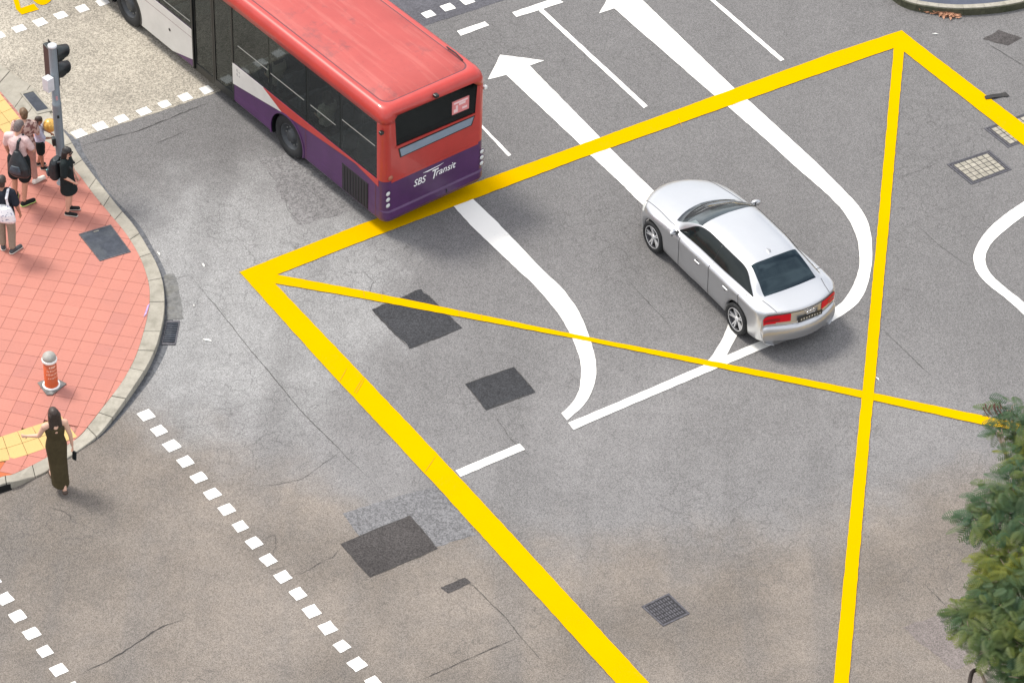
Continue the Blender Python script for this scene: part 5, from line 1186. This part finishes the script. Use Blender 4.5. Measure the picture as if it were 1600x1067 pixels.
# passengers behind the kerb side windows
for x, lab, col in ((3.98, 'passenger in cream top behind the window near the bus door', (.62, .52, .44)), (2.24, 'passenger in pale top behind the rear side window of the bus', (.66, .58, .52))):
    c_, s_ = math.cos(BH), math.sin(BH); lx, ly = x + .14, .93
    t, j, s = person('person', lab, (BX + c_ * lx - s_ * ly, BY + s_ * lx + c_ * ly, .82), BH, 1.65, M_skin2,
        dict(pel=(0, 0, .50), waist=(-.02, 0, .64), chest=(-.03, 0, .82), neck=(-.04, 0, .99), head=(-.02, 0, 1.15), shL=(-.04, .16, .935), shR=(-.04, -.16, .935), elL=(.0, .18, .68), elR=(.0, -.2, .68), wrL=(.2, .12, .60), wrR=(.2, -.12, .60), hipL=(0, .08, .47), hipR=(0, -.08, .47), kneeL=(.40, .09, .49), kneeR=(.40, -.09, .49), ankL=(.40, .09, .21), ankR=(.40, -.09, .21), toeL=(.52, .09, .19), toeR=(.52, -.09, .19)), .92)
    shirt(t, j, s, cloth('passenger_top', col), .7, .4, .022); bottoms(t, j, s, M_navy, .9, .02, 'trousers'); hair_cap(t, j, s, M_hairdb, .0, .1)

# ------------------------------------------------------------------ tree at the lower right
def leafmat():
    k = NB('feathery_leaf'); oi = k.n('ShaderNodeAttribute', attribute_name='tone').outputs['Fac']
    c = k.mix(oi, (.036, .085, .034), (.150, .165, .014)); c = k.mix(k.ramp(k.noise(.9, 3, .5), .4, .65, 0, .6), c, (.034, .088, .048))
    m_ = k.out(c, .55, None, spec=.35); b = k.b
    b.inputs['Transmission Weight'].default_value = 0
    tr = k.t.nodes.new('ShaderNodeBsdfTranslucent'); k.t.links.new(c, tr.inputs['Color']); mx = k.t.nodes.new('ShaderNodeMixShader'); mx.inputs[0].default_value = .3
    o = [n for n in k.t.nodes if n.type == 'OUTPUT_MATERIAL'][0]; k.t.links.new(b.outputs[0], mx.inputs[1]); k.t.links.new(tr.outputs[0], mx.inputs[2]); k.t.links.new(mx.outputs[0], o.inputs[0]); return m_
M_leaf = leafmat(); M_bark = mat('grey_brown_bark', (.20, .155, .11), .9, noise=(7, .4), bump=(18, .6)); M_barkd = mat('dark_bark', (.022, .014, .010), .8, noise=(7, .4)); M_dry = mat('dry_twig_pods', (.14, .07, .05), .8, noise=(9, .4))
tb_ = G(1700, 985, 4.6); tree = thing('tree', 'feathery green tree leaning in at the lower right corner', 'tree', (tb_.x, tb_.y, 0))
rt = random.Random(21)
def tl(p): return Vector(p) - Vector((tb_.x, tb_.y, 0))
# clumps: pixel, height, radius (m), number of fronds
CL = [((1575, 800), 5.35, .36, 30), ((1600, 830), 5.3, .36, 30), ((1560, 890), 5.15, .34, 26), ((1535, 905), 5.1, .26, 16), ((1590, 715), 5.55, .3, 20), ((1585, 668), 5.6, .45, 26), ((1560, 640), 5.7, .28, 10), ((1592, 700), 5.5, .35, 16), ((1545, 672), 5.6, .22, 8), ((1600, 760), 5.5, .42, 26), ((1560, 765), 5.5, .42, 30), ((1525, 790), 5.4, .33, 24), ((1585, 735), 5.6, .3, 14), ((1510, 815), 5.3, .25, 16), ((1540, 825), 5.3, .35, 24), ((1528, 868), 5.2, .26, 14), ((1560, 862), 5.2, .3, 18),
      ((1600, 880), 5.2, .45, 40), ((1570, 905), 5.1, .45, 44), ((1540, 935), 5.0, .42, 40), ((1515, 950), 4.9, .30, 22), ((1492, 960), 4.8, .22, 12), ((1500, 985), 4.8, .22, 12), ((1600, 950), 5.0, .5, 50), ((1570, 975), 4.9, .45, 44), ((1540, 990), 4.8, .36, 30), ((1600, 1020), 4.7, .5, 50), ((1565, 1020), 4.6, .35, 26), ((1530, 1015), 4.7, .25, 14), ((1590, 1060), 4.5, .45, 36),
      ((1640, 820), 5.4, .6, 50), ((1650, 900), 5.3, .7, 70), ((1660, 1000), 5.0, .8, 80), ((1720, 930), 5.5, .8, 80), ((1720, 1060), 4.8, .8, 80), ((1640, 1090), 4.4, .6, 60), ((1780, 1000), 5.0, .8, 70), ((1640, 700), 5.6, .5, 40), ((1700, 820), 5.5, .7, 60), ((1740, 1160), 4.4, .8, 70), ((1810, 1100), 4.5, .7, 50)]
lv = MB(); tones = []
def frond(base, d, L, up, tone):
    """bipinnate leaf: a rachis with opposite pinnae, each pinna a tapering comb of narrow leaflets"""
    d = d.normalized(); sd2 = d.cross(up).normalized(); up2 = sd2.cross(d); n = 10; start = len(lv.f)
    for i in range(n):
        f_ = (i + .6) / n; p = base + d * L * f_ - Vector((0, 0, 1)) * L * .30 * f_ * f_
        for sg in (1, -1):
            pl_ = L * .40 * math.sin(math.pi * (.16 + .76 * f_)); pd = (d * .55 + sd2 * sg * .95 - up2 * .18).normalized(); nrm = pd.cross(d * sg).normalized()
            wv = pd.cross(up2).normalized() * L * .030
            b = p + pd * pl_ - Vector((0, 0, 1)) * pl_ * .22; md2 = p.lerp(b, .55) + up2 * pl_ * .06
            lv.add([p - wv * .5, md2 - wv, b, md2 + wv, p + wv * .5], [(0, 1, 3, 4), (1, 2, 3)])
    tones.extend([tone] * (len(lv.f) - start))
centers = []
for (px_, z, r_, n) in CL:
    px_ = (px_[0] + 14, px_[1]); r_ *= .95
    c_ = tl(G(px_[0], px_[1], z)); centers.append((c_, r_)); tone = rt.random() * .4 + (.42 if px_[1] > 850 else .12)
    for i in range(int(n * 2.1)):
        o = Vector((rt.gauss(0, 1), rt.gauss(0, 1), rt.gauss(0, .8))).normalized() * r_ * rt.uniform(.05, .95) ; o.z *= .55
        an = rt.uniform(0, 6.283); d = Vector((math.cos(an), math.sin(an), rt.uniform(-.45, .2))) + o.normalized() * .5
        frond(c_ + o, d, rt.uniform(.16, .36), Vector((rt.uniform(-.45, .45), rt.uniform(-.6, .25), 1)), max(0, min(1, tone + rt.uniform(-.45, .45))))
crown = lv.build('crown', M_leaf, tree, fix=False)
at_ = crown.data.attributes.new('tone', 'FLOAT', 'FACE'); at_.data.foreach_set('value', tones)
MB().tube([(0, 0, -.05), (.02, .0, .4), (-.04, .05, 1.4), (.03, .02, 2.4), (0, 0, 3.4)], [.24, .17, .145, .13, .11], 14).build('trunk', M_bark, tree, True)
fork = Vector((0, 0, 3.35))
for i, (c_, r_) in enumerate(centers):
    md_ = fork.lerp(c_, .5) + Vector((rt.uniform(-.15, .15), rt.uniform(-.15, .15), -.25)); big = r_ > .55
    pts = [fork, fork.lerp(md_, .55), md_, md_.lerp(c_, .6) + Vector((0, 0, -.05)), c_]
    MB().tube([tuple(p) for p in curve([tuple(p) for p in pts], 3)], [(.05 if big else .030) * (1 - .8 * q / 12) + .005 for q in range(13)], 6).build('branch', M_bark, tree, True)
    for q in range(3): e = c_ + Vector((rt.uniform(-1, 1), rt.uniform(-1, 1), rt.uniform(-.3, .6))) * r_ * .7; MB().tube([tuple(md_.lerp(c_, .7)), tuple(c_.lerp(e, .5)), tuple(e)], [.012, .008, .004], 5).build('twig', M_bark, tree)
pts = [tl(G(*p, 4.3)) for p in ((1512, 1090), (1515, 1066), (1519, 1050), (1526, 1046), (1534, 1053), (1542, 1075), (1552, 1110))]
MB().tube([tuple(p) for p in curve([tuple(p) for p in pts[:4]], 5)], .033, 8).build('branch', M_barkd, tree, True)
MB().tube([tuple(p) for p in curve([tuple(p) for p in pts[3:]], 5)], .026, 8).build('branch', M_bark, tree, True)
for i in range(9):
    p = tl(G(1548 + rt.uniform(-12, 16), 636 + rt.uniform(-4, 8), 5.75)); MB().tube([tuple(p + Vector((.08, -.05, -.1))), tuple(p), tuple(p + Vector((rt.uniform(-.03, .03), rt.uniform(0, .05), .06)))], [.004, .010, .014], 5).build('seed_pod', M_dry, tree)

# ------------------------------------------------------------------ small things on the road
rag = MB(); pts = [G(u, v) for u, v in ((1538, 153), (1552, 149), (1564, 147), (1571, 147), (1577, 152), (1566, 152.5), (1554, 155), (1540, 157))]; c_ = sum(pts, Vector()) / 8
rag.prism([(p.x - c_.x, p.y - c_.y) for p in pts][::-1], .018, .018, 0, [.03 + .02 * math.sin(i * 2.1) for i in range(8)])
o = tag(rag.build('rubber_scrap', mat('black_rubber_scrap', (.015, .014, .013), .7)), 'torn strip of black rubber lying on the yellow border', 'debris'); o.location = (c_.x, c_.y, 0)
# fallen leaves swept against the island kerb
k = MB(); rl = random.Random(8)
for i in range(420):
    f_ = rl.random(); u = 1428 + 62 * f_ ** .6 + rl.gauss(0, 3); v = 12 + 13.5 * f_ ** .6 + rl.gauss(0, 1.8)
    p = G(u, v); a = rl.random() * 6.28; L = rl.uniform(.05, .10); d = Vector((math.cos(a), math.sin(a), rl.uniform(-.3, .3))) * L; n = Vector((-math.sin(a), math.cos(a), rl.uniform(-.4, .4))) * L * .4; z = Vector((0, 0, .02 + rl.random() * .06))
    k.add([p - d + z, p - n + z, p + d + z, p + n + z], [(0, 1, 2, 3)])
o = k.build('fallen_leaves', mat('dry_leaf', (.44, .22, .13), .8, noise=(15, .5)), None, fix=False); tag(o, 'brown fallen leaves swept along the island kerb', 'leaves', kind='stuff')
# specks of paper on the tarmac
M_paper = mat('paper_scrap', (.7, .7, .66), .8)
SP = [((318, 415), .07, 'white scrap of paper near the yellow corner'), ((303, 478), .04, 'tiny white scrap by the gutter mortar'), ((324, 532), .10, 'thin white straw lying right of the gully grate'), ((248, 397), .07, 'white scrap against the upper kerb'), ((1461, 54), .07, 'white scrap near the top right corner of the yellow box'), ((1371, 592), .06, 'white speck beside the thin yellow diagonals')]
for (u, v), L, lab in SP:
    p = G(u, v); a = rl.random() * 3.1; dx, dy = math.cos(a), math.sin(a); q = [(dx * L, dy * L), (dx * L * .3 - dy * L * .35, dy * L * .3 + dx * L * .35), (-dx * L, -dy * L), (-dx * .2 * L + dy * L * .3, -dy * .2 * L - dx * L * .3)]
    o = MB().prism(q, .009, .009, 0, [.012, .03, .014, .022]).build('paper_scrap', M_paper); o.location = (p.x, p.y, 0); tag(o, lab, 'litter', 'paper scraps on the tarmac')
# chalky violet smear beside the kerb
c4 = [G(224, 496, .155), (G(230, 478, .155)), G(234, 474, .155), G(229, 490, .155)]
MB().add([(p.x, p.y, .1565) for p in c4], [(0, 1, 2, 3)]).build('chalk_mark', mat('violet_chalk', (.42, .30, .52), .9, noise=(20, .4)), pavement, fix=False)
